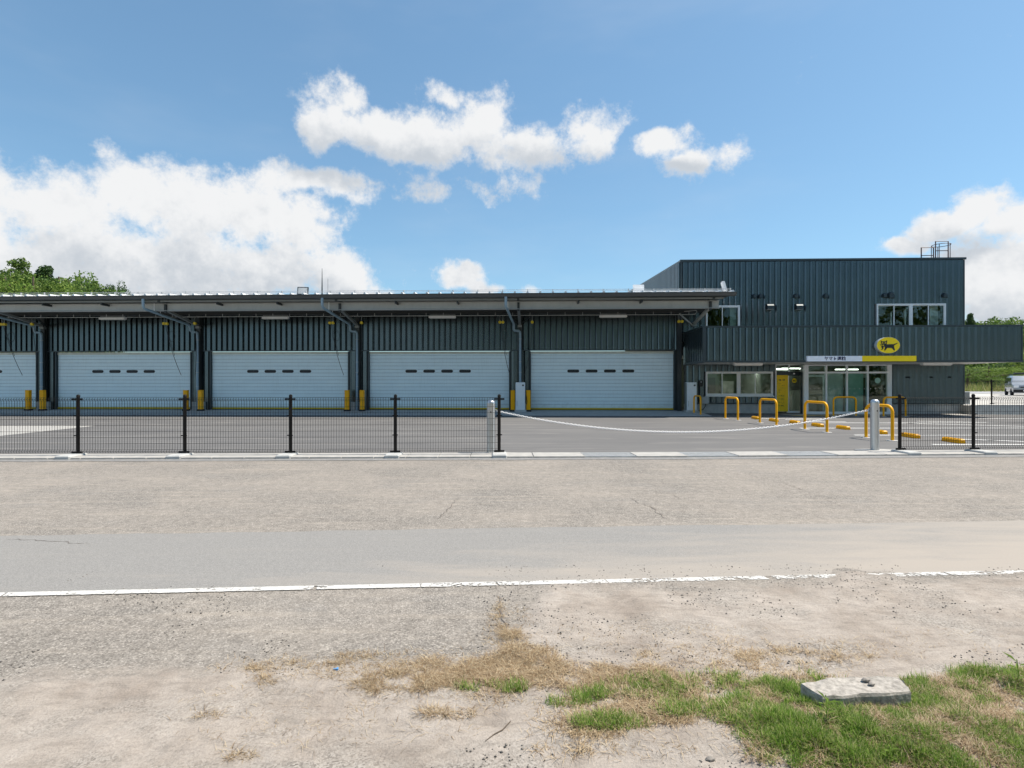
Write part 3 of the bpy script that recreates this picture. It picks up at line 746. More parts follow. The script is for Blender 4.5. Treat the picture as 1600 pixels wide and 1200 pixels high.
# wall core around the two windows
for a, b in ((0, WIN_L[0]), (WIN_L[1], WIN_R[0]), (WIN_R[1], OW)): up.box((a, 0, 3.88), (b, .2, 5.18))
up.box((WIN_L[0], 0, 5.14), (WIN_L[1], .2, 5.18)); up.box((0, 0, 5.18), (OW, .2, ZT-.08))
uw = up.obj('upper_wall', 'wall_core', office)
def cladw(parent, u0, u1, z0, z1, holes, v=0.0):
    n = round((u1-u0)/PITCH); w = (u1-u0)/n
    for i in range(n):
        a = u0+i*w; b = a+w; hit = [h for h in holes if a < h[1]-.02 and b > h[0]+.02]
        if hit:
            h = hit[0]
            if h[2]-z0 > .05: clad(parent, a, b, z0, h[2], v)
            if z1-h[3] > .05: clad(parent, a, b, h[3], z1, v)
        else: clad(parent, a, b, z0, z1, v)
cladw(uw, 0.05, OW-.05, 3.42, ZT-.10, [WIN_L, WIN_R])
for u in (0, OW-.06): MB().box((u, -.093, 3.42), (u+.06, -.002, ZT-.10)).obj('corner_trim', 'cladding_trim', uw)
# left end wall climbing towards the back, right end wall with windows
SL = .062
mb = MB().add([(0,.2,3.2),(0,14,3.2),(0,14,ZT-.08+14*SL),(0,.2,ZT-.08),(.2,.2,3.2),(.2,14,3.2),(.2,14,ZT-.08+14*SL),(.2,.2,ZT-.08)], [(3,2,1,0),(4,5,6,7),(0,1,5,4),(1,2,6,5),(2,3,7,6),(3,0,4,7)])
lw = mb.obj('side_wall', 'wall_core', office)
n = 51
for i in range(n):
    t = 13.9*i/n; z1 = ZT-.10+t*SL; key = ('side', i)
    m_ = rib_mesh(z1-4.6, 13.9/n).mesh('cladding_panel', 'cladding')
    link('cladding_panel', m_, lw, (0.0, 13.9-t*1.0+.0, 4.6) if False else (-.001, 13.9*(i+1)/n, 4.6), -math.pi/2)
mb = MB(); RW = [(2.8, 5.2), (5.5, 7.9), (8.2, 10.6)]
edges = [0.2] + [e for w_ in RW for e in w_] + [14]
for i in range(0, len(edges), 2): mb.box((OW-.2, edges[i], 3.9), (OW, edges[i+1], 5.5))
mb.box((OW-.2, .2, 0.0), (OW, 14, 3.9)); mb.box((OW-.2, .2, 5.5), (OW, 14, ZT-.08))
rw = mb.obj('end_wall', 'cladding', office)
for a, b in RW:
    f = MB().box((OW-.12, a, 3.9), (OW-.05, a+.05, 5.5)).box((OW-.12, b-.05, 3.9), (OW-.05, b, 5.5)).box((OW-.12, a+.05, 5.45), (OW-.05, b-.05, 5.5)).box((OW-.12, (a+b)/2-.03, 3.9), (OW-.05, (a+b)/2+.03, 5.45)).obj('end_window', 'frame_alu', office)
    MB().box((OW-.09, a+.05, 3.9), (OW-.08, b-.05, 5.45)).obj('pane', 'glass_clear', f)
# coping along the roof edge, back wall, roof deck
MB().box((-.03, -.115, ZT-.08), (OW+.06, .25, ZT+.02)).obj('roof_coping', 'cladding_trim', office)
MB().add([(-.03,.25,ZT-.08),(-.03,14,ZT-.08+13.8*SL),(-.03,14,ZT+.02+13.8*SL),(-.03,.25,ZT+.02),(.22,.25,ZT-.08),(.22,14,ZT-.08+13.8*SL),(.22,14,ZT+.02+13.8*SL),(.22,.25,ZT+.02)], [(0,1,2,3)[::-1],(4,5,6,7),(0,1,5,4),(1,2,6,5),(2,3,7,6),(3,0,4,7)]).obj('verge_coping', 'cladding_trim', office)
MB().box((.2, .25, 6.7), (OW-.2, 14, 6.8)).obj('roof_deck', 'dark_steel', office)
MB().box((.2, 13.8, 0), (OW-.2, 14, 8.0)).obj('back_wall', 'wall_core', office)
def slider(name, u0, u1, z0, z1, v, panes, fmat='white_metal', gl='glass', wide=None):
    """aluminium sliding window: outer frame, sashes, glass"""
    w = MB(); t = .06
    w.box((u0, v-.05, z0), (u0+t, v+.06, z1)); w.box((u1-t, v-.05, z0), (u1, v+.06, z1)); w.box((u0+t, v-.05, z1-t), (u1-t, v+.06, z1)); w.box((u0+t, v-.06, z0), (u1-t, v+.06, z0+t))
    o = w.obj(name, fmat, office)
    xs = panes
    for i, (a, b, dv) in enumerate(xs):
        s = .035
        f = MB().box((a, v+dv-.015, z0+t), (a+s, v+dv+.015, z1-t)).box((b-s, v+dv-.015, z0+t), (b, v+dv+.015, z1-t)).box((a+s, v+dv-.015, z1-t-s), (b-s, v+dv+.015, z1-t)).box((a+s, v+dv-.015, z0+t), (b-s, v+dv+.015, z0+t+s)).obj('sash', fmat, o)
        MB().box((a+s, v+dv-.003, z0+t+s), (b-s, v+dv+.003, z1-t-s)).obj('pane', gl, o)
    return o
u0, u1, z0, z1 = WIN_L
slider('window', u0, u1, z0, z1, -.06, [(u0+.06, 1.99, .02), (1.94, u1-.06, -.02)])
u0, u1, z0, z1 = WIN_R; c = (u0+u1)/2
w = slider('window', u0, u1, z0, z1, -.06, [(u0+.06, u0+.83, .02), (u0+.78, c-.06, -.02), (c+.06, c+.83, .02), (c+.78, u1-.06, -.02)], gl='glass_clear')
MB().box((c-.06, -.11, z0+.06), (c+.06, .03, z1-.06)).obj('mullion', 'white_metal', w)
# upper rooms
MB().box((.2, .21, 3.30), (OW-.2, 13.8, 3.40)).obj('upper_floor', 'inner_floor', office)
MB().box((.2, .21, 5.75), (OW-.2, 13.8, 5.80)).obj('upper_ceiling', 'soffit', office)
MB().box((6.5, .3, 3.4), (6.6, 13.8, 5.75)).obj('partition', 'inner_wall', office)
MB().box((6.6, 11.0, 3.4), (OW-.2, 11.1, 5.75)).obj('partition', 'inner_wall', office)
MB().box((.2, 4.0, 3.4), (6.5, 4.1, 5.75)).obj('partition', 'inner_dark', office)
MB().box((11.85, .30, 3.42), (12.22, .34, 5.15)).obj('curtain', 'blind', office)
MB().box((2.45, .30, 3.42), (2.75, .34, 5.12)).obj('curtain', 'blind', office)
# vents
def hood(u, z, r=.10, d=.12):
    mb = MB(); n = 12; ring = lambda v, s, dz: [(u+math.cos(math.pi*i/n)*r*s, v, z+math.sin(math.pi*i/n)*r*s+dz) for i in range(n+1)]+[(u-r*s, v, z-r*1.0), (u+r*s, v, z-r*1.0)]
    mb.loft([ring(-.06, 1, 0), ring(-d*.7, .97, 0), ring(-d, .72, -.02)]); return mb.obj('vent_hood', 'cladding_trim', office, True)
for u, z, r in ((3.44, 5.58, .10), (3.72, 5.58, .10), (5.37, 5.58, .10), (6.74, 5.57, .10), (9.46, 5.58, .10), (9.75, 5.59, .14), (12.2, 5.57, .10)): hood(u, z, r, .24)
def boxhood(u, z):
    mb = MB(); poly = [(-.06, z-.13), (-.36, z-.13), (-.36, z+.03), (-.31, z+.10), (-.22, z+.13), (-.06, z+.13)]
    mb.add([(u-.15, y, zz) for y, zz in poly]+[(u+.15, y, zz) for y, zz in poly], [tuple(range(6)), tuple(range(11, 5, -1))]+[(i, i+6, (i+1) % 6+6, (i+1) % 6) for i in range(6)])
    o = mb.obj('weather_hood', 'cladding_trim', office)
    MB().box((u-.13, -.345, z-.15), (u+.13, -.09, z-.132)).obj('hood_lip', 'grey_plastic', o)
boxhood(4.12, 5.06); boxhood(5.47, 5.05)
# ladder guard on the roof
lad = MB().tube([(11.55, .45, ZT-.3), (11.55, .45, ZT+.62), (12.12, .45, ZT+.62), (12.12, .45, ZT-.3)], .028, 6).bar((11.55, .45, ZT+.24), (12.12, .45, ZT+.24), .03, .03)
lad.tube([(11.9, -.0, ZT+.02), (11.9, 0, ZT+.80), (12.48, 0, ZT+.80), (12.48, 0, ZT+.02)], .026, 6).bar((11.9, 0, ZT+.36), (12.48, 0, ZT+.36), .03, .03)
lo = lad.obj('ladder_guard', 'red_brown', office)
mb = MB(); cc = (12.62, .65); pts = [(cc[0]+.38*math.cos(a), cc[1]+.38*math.sin(a), ZT+.78) for a in np.linspace(0, 2*math.pi, 25)]
mb.tube(pts, .016, 5)
for a in (.2, 1.3, 2.6, 3.9, 5.2): mb.bar((cc[0]+.38*math.cos(a), cc[1]+.38*math.sin(a), ZT-.3), (cc[0]+.38*math.cos(a), cc[1]+.38*math.sin(a), ZT+.78), .03, .012, (0, 1, 0))
mb.obj('cage_hoop', 'red_brown', lo)

# canopy with its ribbed parapet
CU0, CU1, CV, CZ0, CZ1 = .21, 13.22, -3.10, 2.34, 3.86
mb = MB().box((CU0, CV+.062, CZ0), (CU1, CV+.13, CZ1-.06)).box((CU0, CV+.13, CZ0), (CU0+.1, -.04, CZ1-.06)).box((CU1-.1, CV+.13, CZ0), (CU1, -.04, CZ1-.06)).box((CU0+.1, CV+.13, 3.1), (CU1-.1, -.04, 3.2))
can = mb.obj('canopy', 'wall_core', office)
clad(can, CU0+.07, CU1-.07, CZ0+.05, CZ1-.07, CV+.06)
n = 11
for i in range(n):
    key = ('cs',)
    if key not in RIBS: RIBS[key] = rib_mesh(CZ1-.07-CZ0-.05, 3.0/n).mesh('cladding_panel', 'cladding')
    link('cladding_panel', RIBS[key], can, (CU0-.002, CV+.06+3.0*(i+1)/n, CZ0+.05), -math.pi/2)
mb = MB().box((CU0-.105, CV-.045, CZ1-.068), (CU1+.03, CV+.16, CZ1+.0)).box((CU0-.105, CV+.161, CZ1-.068), (CU0+.14, -.05, CZ1)); mb.obj('parapet_coping', 'cladding_trim', can)
mb = MB().box((CU0-.10, CV-.035, CZ0-.03), (CU1+.02, CV+.10, CZ0+.048)).box((CU0-.10, CV+.101, CZ0-.03), (CU0+.10, -.05, CZ0+.048)); mb.obj('drip_trim', 'cladding_trim', can)
for a in (CU0, CU1-.06): MB().box((a-(.09 if a == CU0 else 0), CV-.03, CZ0+.05), (a+.066, CV+.061, CZ1-.07)).obj('corner_trim', 'cladding_trim', can)
MB().box((CU0+.101, CV+.102, CZ0-.012), (CU1-.02, -.05, CZ0+.02)).obj('soffit_board', 'soffit', can)
for u in (2.55, 10.75):
    l = MB().box((u-.62, -1.78, CZ0-.10), (u+.62, -1.56, CZ0-.013)).obj('canopy_light', 'white_metal', can)
    MB().box((u-.59, -1.76, CZ0-.125), (u+.59, -1.58, CZ0-.102)).obj('diffuser', 'soffit', l)

# ground floor
EN0, EN1, VF = 4.45, 9.50, -.55                      # entrance glazing; the porch front stands forward of the wall
GWIN = (1.18, 4.33, .85, 1.99)
mb = MB()
mb.box((.22, 0, .45), (GWIN[0], .2, 2.33)).box((GWIN[0], 0, .45), (GWIN[1], .2, GWIN[2])).box((GWIN[0], 0, GWIN[3]), (GWIN[1], .2, 2.33)).box((GWIN[1], 0, .45), (EN0, .2, 2.33)).box((EN1, 0, .45), (OW, .2, 2.33)).box((.2, 0, 2.335), (OW, .2, 3.4))
gw = mb.obj('ground_wall', 'wall_core', office)
cladw(gw, .25, EN0-.02, .50, 2.32, [GWIN]); clad(gw, EN1+.02, OW-.05, .50, 2.32)
MB().box((OW-.055, -.092, .505), (OW, -.002, 2.32)).obj('corner_trim', 'cladding_trim', gw)
MB().box((.25, -.092, .452), (EN0, -.001, .50)).box((EN1, -.092, .452), (OW, -.001, .50)).obj('base_trim', 'cladding_trim', gw)
MB().box((.22, -.02, -.02), (EN0-.002, .2, .449)).obj('concrete_base', 'concrete', office)
MB().box((EN1+.002, -.02, -.02), (OW, .2, .449)).obj('concrete_base', 'concrete', office)
u0, u1, z0, z1 = GWIN; c = (u0+u1)/2-.02
w = slider('window', u0, u1, z0, z1, -.06, [(u0+.06, u0+.80, .02), (u0+.75, c-.06, -.02), (c+.06, c+.80, .02), (c+.75, u1-.06, -.02)])
MB().box((c-.06, -.11, z0+.06), (c+.06, .03, z1-.06)).obj('mullion', 'white_metal', w)
MB().box((u0-.04, -.145, z0-.05), (u1+.04, -.088, z0-.002)).obj('sill', 'white_metal', w)
for u in (12.45, 11.6, 10.55): MB().tube([(u, -.06, 1.72), (u, -.20, 1.72), (u, -.22, 1.69)], .035, 8).obj('wall_vent', 'dark_steel', office, True)
# rooms behind the glass
MB().box((.3, .21, .02), (OW-.3, 7.0, .06)).obj('ground_floor_slab', 'inner_floor', office)
MB().box((.3, .21, 2.75), (OW-.3, 7.0, 2.80)).obj('room_ceiling', 'inner_wall', office)
MB().box((.3, 7.0, .06), (OW-.3, 7.1, 2.75)).obj('room_back_wall', 'inner_wall', office)
MB().box((EN0-.3, .9, .06), (EN0-.2, 7.0, 2.75)).obj('partition', 'inner_wall', office)
MB().box((.3, 3.5, .06), (EN0-.31, 3.6, 2.75)).obj('room_back_wall', 'inner_green', office)
MB().box((1.9, 3.40, .06), (2.75, 3.49, 1.75)).obj('inner_door', 'inner_dark', office)
MB().box((3.0, 3.05, .06), (3.6, 3.45, 1.55)).obj('inner_cabinet', 'inner_wall', office)
MB().box((.7, 1.2, .75), (4.0, 1.9, .79)).obj('office_desk', 'inner_wall', office)
MB().box((5.4, 2.4, .06), (8.2, 2.9, 1.05)).obj('service_counter', 'inner_wall', office)
MB().box((6.62, -.36, .13), (7.44, -.34, 1.90)).obj('bright_panel', 'blind', office)  # pale panels added close behind the glass to brighten the porch panes
MB().box((7.56, -.36, .13), (8.36, -.34, 1.90)).obj('bright_panel', 'panel_teal', office)
for u, v, zt_ in ((1.75, 1.4, 1.95), (2.75, 2.2, 1.99), (3.9, 1.4, 1.97), (5.15, 1.4, 2.13), (5.35, 2.6, 2.19), (8.9, 2.0, 2.14), (6.3, 2.2, 2.2)):
    MB().box((u-.55, v-.05, zt_-.02), (u+.55, v+.05, zt_+.02)).obj('ceiling_tube', 'tube_light', office)
    for q in (-.4, .4): MB().box((u+q-.006, v-.006, zt_+.02), (u+q+.006, v+.006, 2.75)).obj('tube_rod', 'steel_grey', office)
# entrance
ent = MB().box((EN0, -.10, 2.30), (EN1, .15, 2.335)).box((EN0, -.08, 0.0), (EN0+.05, .12, 2.30)).obj('entrance', 'frame_alu', office)
P1 = 5.62
# sliding door on the left, set back on the wall line
MB().box((EN0+.05, -.06, 1.80), (P1, .06, 1.98)).obj('door_operator', 'cladding_trim', ent)
MB().box((5.28, -.085, 1.86), (5.36, -.061, 1.92)).obj('door_sensor', 'white_metal', ent)
MB().box((EN0+.05, -.02, 1.98), (P1, 0.0, 2.30)).obj('pane', 'glass', ent)
MB().box((5.08, -.04, 1.98), (5.14, .03, 2.30)).obj('transom_post', 'frame_alu', ent)
MB().box((5.02, -.05, .03), (5.10, .05, 1.80)).obj('door_stile', 'frame_alu', ent)
MB().box((5.10, -.03, .03), (P1, .03, .12)).obj('door_rail', 'frame_alu', ent)
MB().box((5.10, -.006, .12), (P1, .006, 1.80)).obj('pane', 'glass', ent)
MB().box((EN0+.05, .03, .03), (5.02, .042, 1.80)).obj('pane', 'glass', ent)
# porch front: posts, mullions, transom, panes
XS = [5.62, 6.56, 7.50, 8.44, 9.40]
for i, x in enumerate(XS):
    w_ = .20 if i in (0, 4) else .075
    a = x-.08 if i == 0 else (x-w_/2 if i < 4 else x-.08)
    MB().box((a, VF-.05, .0), (a+w_, VF+.08, 2.30)).obj('post', 'frame_alu', ent)
for i in range(4):
    a = XS[i]+(.12 if i == 0 else .0375); b = XS[i+1]-(.08 if i == 3 else .0375)
    MB().box((a, VF-.035, 1.89), (b, VF+.05, 1.975)).obj('transom', 'frame_alu', ent)
    MB().box((a, VF-.035, .005), (b, VF+.05, .12)).obj('bottom_rail', 'frame_alu', ent)
    MB().box((a, VF-.035, 2.25), (b, VF+.05, 2.30)).obj('head_rail', 'frame_alu', ent)
    MB().box((a, VF-.005, 1.975), (b, VF+.005, 2.25)).obj('pane', 'glass', ent)
    MB().box((a, VF-.005, .12), (b, VF+.005, 1.89)).obj('pane', 'glass', ent)
    for k in range(4):
        x = a+(b-a)*(k+.5)/4; MB().prism([(x+.018*math.cos(t), 1.18+.018*math.sin(t)) for t in np.linspace(0, 2*math.pi, 9)[:-1]], VF-.009, VF-.006).obj('safety_dot', 'white_metal', ent)
a, b = XS[0]+.16, XS[1]-.06
MB().box((a, VF+.06, 1.74), (b, VF+.09, 1.80)).box((b-.05, VF+.06, .14), (b, VF+.09, 1.739)).obj('inner_frame', 'frame_alu', ent)
MB().box((5.60, VF+.08, .0), (5.68, -.10, 2.30)).obj('porch_return', 'cladding_trim', ent)
MB().box((9.42, VF+.08, .0), (9.50, -.10, 2.30)).obj('porch_return', 'cladding_trim', ent)
MB().box((5.69, VF+.08, 2.301), (9.41, -.11, 2.325)).obj('porch_ceiling', 'soffit', ent)
MB().prism([(8.90+.13*math.cos(t), 1.56+.13*math.sin(t)) for t in np.linspace(0, 2*math.pi, 25)[:-1]], VF-.009, VF-.006).obj('round_sticker', 'teal_sticker', ent)
MB().box((9.0, .9, .06), (9.3, 1.3, 1.7)).obj('inner_cabinet', 'inner_dark', office)

# emblem: black cat carrying a kitten, outline in a 1500 x 1200 raster (30 per photo pixel)
CAT = [(425,345),(485,412),(655,412),(720,350),(722,470),(695,545),(1015,542),(1185,480),(1205,500),(1035,610),(1048,700),(1080,825),(1035,848),(935,722),(735,715),(635,838),(580,835),(625,705),(595,655),(560,660),(555,740),(505,800),(440,798),(490,750),(490,700),(425,675),(478,650),(430,610),(395,545),(455,555),(470,540),(440,470)]
EYES = [[(470,458),(548,472),(540,505),(492,500)],[(602,475),(684,452),(660,500),(606,505)],[(440,578),(478,562),(474,618),(447,602)],[(508,577),(584,577),(560,615),(516,613)]]
def poly_mesh(polys, cx, cy, s, y):
    import mathutils.geometry as mg
    mb = MB()
    for p in polys:
        q = [((x-cx)*s, -(yy-cy)*s) for x, yy in p]
        tri = mg.tessellate_polygon([[Vector((a, b, 0)) for a, b in q]])
        mb.add([(a, y, b) for a, b in q], [tuple(t) for t in tri])
        n = len(q); mb.add([(a, y, b) for a, b in q]+[(a, y+.004, b) for a, b in q], [(i, (i+1) % n, (i+1) % n+n, i+n) for i in range(n)])
    return mb
sg = thing('oval_sign', 'yellow oval sign with a black cat emblem on the canopy parapet', 'sign', W(7.68, -3.2, 3.01), -BETA)
ov = [(.47*math.cos(t), .335*math.sin(t)) for t in np.linspace(0, 2*math.pi, 49)[:-1]]
MB().prism(ov, -.10, .10).obj('sign_case', 'sign_rim', sg); MB().prism([(x*.985, z*.985) for x, z in ov], -.106, -.1005).obj('sign_face', 'sign_yellow', sg)
poly_mesh([CAT], 785, 590, .00089, -.112).obj('cat_emblem', 'ink', sg); poly_mesh(EYES, 785, 590, .00089, -.1165).obj('cat_eyes', 'sign_yellow', sg)
ns = thing('name_sign', 'long white and yellow shop sign with dark blue lettering over the entrance', 'sign', W(4.40, -3.20, 2.345), -BETA)
MB().box((0, -.06, 0), (2.24, .06, .225)).obj('white_panel', 'sign_white', ns); MB().box((2.243, -.06, 0), (4.44, .06, .225)).obj('yellow_panel', 'sign_yellow', ns)
def text_mesh(body, h, mat, parent, loc, name='lettering'):
    cu = bpy.data.curves.new('lettering', 'FONT'); cu.body = body; cu.size = h; cu.extrude = .002; cu.align_x = 'CENTER'; cu.offset = h*.022
    o = bpy.data.objects.new('tmp', cu); COL.objects.link(o); bpy.context.view_layer.update()
    dg = bpy.context.evaluated_depsgraph_get(); me = bpy.data.meshes.new_from_object(o.evaluated_get(dg))
    bpy.data.objects.remove(o); me.materials.clear(); me.materials.append(M[mat])
    me.transform(Matrix.Rotation(R(90), 4, 'X')); t = link(name, me, parent, loc); return t
lt = text_mesh('ヤマト運輸', .175, 'navy', ns, (1.13, -.064, .055))
# information board in the doorway
bd = thing('information_board', 'tall yellow information board behind the entrance sliding door', 'sign', W(4.53, -.10, .10), -BETA)
MB().box((-.02, 0, 0), (.50, .015, 1.72)).obj('board', 'board_yellow', bd)
mb = MB(); rr = random.Random(3)
def textrow(x0, x1, z, h, dens=.8):
    x = x0
    while x < x1-.01:
        w_ = h*rr.uniform(.6, 1.1)
        if rr.random() < dens:
            mb.box((x, -.0015, z), (min(x+w_*.45, x1), -.0006, z+h)); mb.box((x+w_*.5, -.0015, z+h*rr.choice((0, .4))), (min(x+w_*.85, x1+.01), -.0006, z+h*.7))
        x += w_
textrow(.07, .37, 1.46, .065)
for x1, z in ((.14, 1.31), (.36, 1.21), (.36, 1.10), (.20, 1.0), (.15, .90)): textrow(.07, x1, z, .03, .75)
for z in (.73, .57, .42, .26):
    mb.box((.07, -.0015, z), (.095, -.0006, z+.035)); textrow(.16, .29, z, .04); textrow(.16, .33, z-.045, .014, .7)
mb.obj('printed_rows', 'ink', bd)
st = thing('door_sticker', 'small round yellow sticker with black cat on the sliding door glass', 'sticker', W(5.36, -.014, 1.56), -BETA)
MB().prism([(.105*math.cos(t), .115*math.sin(t)) for t in np.linspace(0, 2*math.pi, 25)[:-1]], -.004, 0).obj('sticker_disc', 'sign_yellow', st)
poly_mesh([CAT], 785, 590, .00017, -.009).obj('cat_emblem', 'ink', st)

# ------------------------------------------------------------------ things standing at the dock wall
DN = ['the dock door beside the office', 'the second dock door from the office', 'the third dock door from the office', 'the fourth dock door from the office', 'the leftmost dock door']
def guard(u, label):
    t = thing('guard_post', label, 'guard post', W(u, -.52, 0.085), -BETA, 'yellow guard posts beside the dock doors')
    MB().bev((-.10, -.09, .09), (.10, .09, 1.02), .012).obj('post', 'yellow_paint', t); MB().bev((-.14, -.13, -.01), (.14, .13, .088), .02).obj('base', 'black_rubber', t)
for i, u in enumerate(PIERS):
    guard(u+.37 if i else u+.42, f'yellow square guard post at the left jamb of {DN[i]}'); guard(u-.36 if i else u-.32, f'yellow square guard post at the right jamb of {DN[i+1]}')
def charger(u, v, label):
    t = thing('charging_station', label, 'charger', W(u, v, .06), -BETA, 'white vehicle charging stations')
    MB().bev((-.25, -.20, .12), (.20, .20, 1.42), .02).obj('cabinet', 'charger_white', t); MB().box((-.26, -.16, .12), (-.252, .18, 1.40)).obj('side_panel', 'steel_grey', t)
    MB().box((.06, -.206, 1.24), (.14, -.201, 1.31)).obj('display', 'ink', t); MB().bev((-.30, -.25, -.02), (.26, .25, .118), .015).obj('plinth', 'concrete', t)
    MB().box((-.19, -.205, .30), (-.17, -.201, .55)).obj('side_mark', 'grey_plastic', t)
    MB().tube([(.21, -.05, .95), (.26, -.08, .75), (.29, -.08, .5), (.27, -.06, .38), (.22, -.05, .42), (.21, -.03, .7)], .014, 6).obj('charging_cable', 'black_rubber', t, True)
charger(-7.63, -.55, 'white charging station between the two dock doors nearest the office')
charger(.35, -.60, 'white charging station at the office corner below the canopy')
mtr = thing('meter_box', 'small black meter box on the wall left of the ground floor window', 'meter', W(.93, -.10, 1.28), -BETA)
MB().bev((-.09, -.07, 0), (.09, .02, .30), .01).obj('case', 'ink', mtr); MB().box((-.02, -.076, .20), (.03, -.071, .23)).obj('dial', 'white_metal', mtr)
jb = thing('junction_box', 'pale grey junction box under the left end of the ground floor window', 'junction box', W(1.13, -.145, .46), -BETA)
MB().bev((-.16, -.05, 0), (.16, .05, .33), .01).obj('case', 'grey_plastic', jb); MB().tube([(.02, 0, 0), (.0, -.02, -.12), (-.12, -.05, -.28), (-.35, -.08, -.34), (-.42, -.06, -.30)], .018, 6).obj('cable', 'black_rubber', jb, True)
cp = thing('cable_plug', 'grey charging plug hanging on the wall right of the corner charger', 'plug', W(.68, -.115, .96), -BETA)
MB().bev((-.04, -.05, 0), (.03, .03, .16), .01).obj('plug_body', 'grey_plastic', cp); MB().tube([(0, -.03, .02), (.0, -.06, -.25), (-.05, -.08, -.42), (-.09, -.06, -.3), (-.07, -.04, .0)], .012, 6).obj('plug_cable', 'black_rubber', cp, True)

# cable reels hanging under the roof
def reel(u, label, pair, side):
    t = thing('cable_reel', label, 'cable reel', W(u, -1.35, 4.12), -BETA, 'yellow cable reels under the warehouse roof')
    for dx in ((-.07, .07) if pair else (0,)):
        pr = [(dx+.065*math.cos(a), .13+.065*math.sin(a)) for a in np.linspace(0, 2*math.pi, 17)[:-1]]
        MB().prism(pr, -.05, .05).obj('drum', 'yellow_matte', t); MB().tube([(dx, 0, .19), (dx, -.01, .26), (dx, 0, .43)], .012, 5).obj('hook', 'steel_grey', t)
    pts = [(0, 0, .05)] + [(side*(.02+.35*s_**2), .6*s_, .05-2.35*s_) for s_ in (.2, .4, .6, .8, 1)]
    MB().tube(pts, .011, 5).obj('cable', 'black_rubber', t)
    if pair:
        MB().tube([(.06+p[0], p[1], p[2]) for p in pts[:4]], .009, 5).obj('cable', 'black_rubber', t)
        lp = [(.10+.17*math.cos(a), .3, -.45+.24*math.sin(a)) for a in np.linspace(0, 2*math.pi, 17)]
        MB().tube(lp, .009, 5).obj('cable_coil', 'black_rubber', t)
for i, u in enumerate(PIERS):
    reel(u+.60, f'single yellow cable reel above the left of {DN[i]}', False, -1); reel(u-.82, f'two yellow cable reels above the right of {DN[i+1]}', True, 1)
reel(-.35, 'pair of yellow cable reels hanging beside the office corner', True, 1)

# ------------------------------------------------------------------ fences
WIRE = {}
def mesh_panel(L_, H_=1.06):
    key = round(L_, 3)
    if key in WIRE: return WIRE[key]
    mb = MB(); n = max(2, round(L_/.05)); r = .0023
    fold = [(0, .0), (-.028, .03), (0, .06), (0, H_-.06), (-.028, H_-.03), (0, H_)]
    for i in range(n+1):
        x = L_*i/n
        mb.loft([[(x-r, y-r, z), (x+r, y-r, z), (x+r, y+r, z), (x-r, y+r, z)] for y, z in fold])
    zs = [0, .06, H_-.06, H_] + [.06+(H_-.12)*k/8 for k in range(1, 8)]
    for z in zs: mb.box((0, .0026, z-.0027), (L_, .008, z+.0027))
    for z in (.03, H_-.03): mb.box((0, -.033, z-.003), (L_, -.027, z+.003))
    WIRE[key] = mb.mesh('mesh_panel', 'fence_brown'); return WIRE[key]
POST = {}
def fence(label, posts, z=0.0, side=(), foot=True, H_=1.18):
    t = thing('mesh_fence', label, 'fence', (posts[0][0], posts[0][1], z))
    if not POST:
        mb = MB(); mb.lathe((0, 0, .05), [(.030, 0), (.030, 1.10), (.033, 1.10), (.033, 1.125), (.022, 1.145), (.006, 1.15)], 14); POST['p'] = mb.mesh('post', 'fence_brown', True)
        POST['f'] = MB().bev((-.14, -.42, -.03), (.14, .08, .07), .02).mesh('footing', 'concrete')
        POST['b'] = MB().box((-.10, -.042, 0), (.10, -.020, .035)).box((-.012, -.046, .004), (.012, -.03, .031)).mesh('clamp', 'fence_brown')
        POST['c'] = MB().box((-.055, -.042, 0), (.055, -.028, .02)).mesh('clip', 'fence_brown')
    o0 = Vector((posts[0][0], posts[0][1], 0))
    for i, (x, y) in enumerate(posts):
        p = link('post', POST['p'], t, Vector((x, y, 0))-o0)
        if foot: link('footing', POST['f'], p, (0, 0, 0), .04)
        for zz in (.085, 1.10): link('clamp', POST['b'], p, (0, 0, zz-.01), .04)
        for zz in (.40, .78): link('clip', POST['c'], p, (0, 0, zz), .04)
        if i:
            a = Vector((posts[i-1][0], posts[i-1][1], 0)); b = Vector((x, y, 0)); d = b-a
            link('mesh_panel', mesh_panel(d.length-.06), t, a-o0+d.normalized()*.03+Vector((0, -.012, .075)), math.atan2(d.y, d.x))
    return t
lx = [-.25-2.02*i for i in range(6)][::-1]
fence('dark brown wire mesh fence left of the chained driveway', [(x, FEN(x)) for x in lx])
rx = [7.84, 9.40, 11.4, 13.4]
fence('dark brown wire mesh fence right of the chained driveway', [(x, FEN(x)+.02) for x in rx])

# bollards and chain
BOLL = [(-.42, 11.12), (7.57, 11.62)]
for (x, y), lab in zip(BOLL, ('stainless steel bollard behind the end of the left mesh fence', 'stainless steel bollard beside the right mesh fence')):
    t = thing('bollard', lab, 'bollard', (x, y, .0), 0, 'stainless bollards holding the chain')
    r = .0825
    MB().lathe((0, 0, 0), [(r, 0), (r, 1.0), (r+.001, 1.01), (r*.97, 1.035), (r*.85, 1.058), (r*.55, 1.075), (r*.15, 1.08)], 32).obj('tube', 'stainless', t, True)
    MB().slab([(.42*math.cos(a)*1.0, .16*math.sin(a)) for a in np.linspace(0, 2*math.pi, 25)[:-1]], -.005, .028).obj('concrete_pad', 'kerb_concrete', t)
    s = 1 if x < 3 else -1
    MB().tube([(s*(r-.004), 0, .885), (s*(r+.03), 0, .885), (s*(r+.045), 0, .87), (s*(r+.03), 0, .85)], .007, 6).obj('chain_hook', 'galv', t)
    MB().box((-.012, -r-.004, .83), (.012, -r+.004, .855)).obj('lock_slot', 'ink', t)
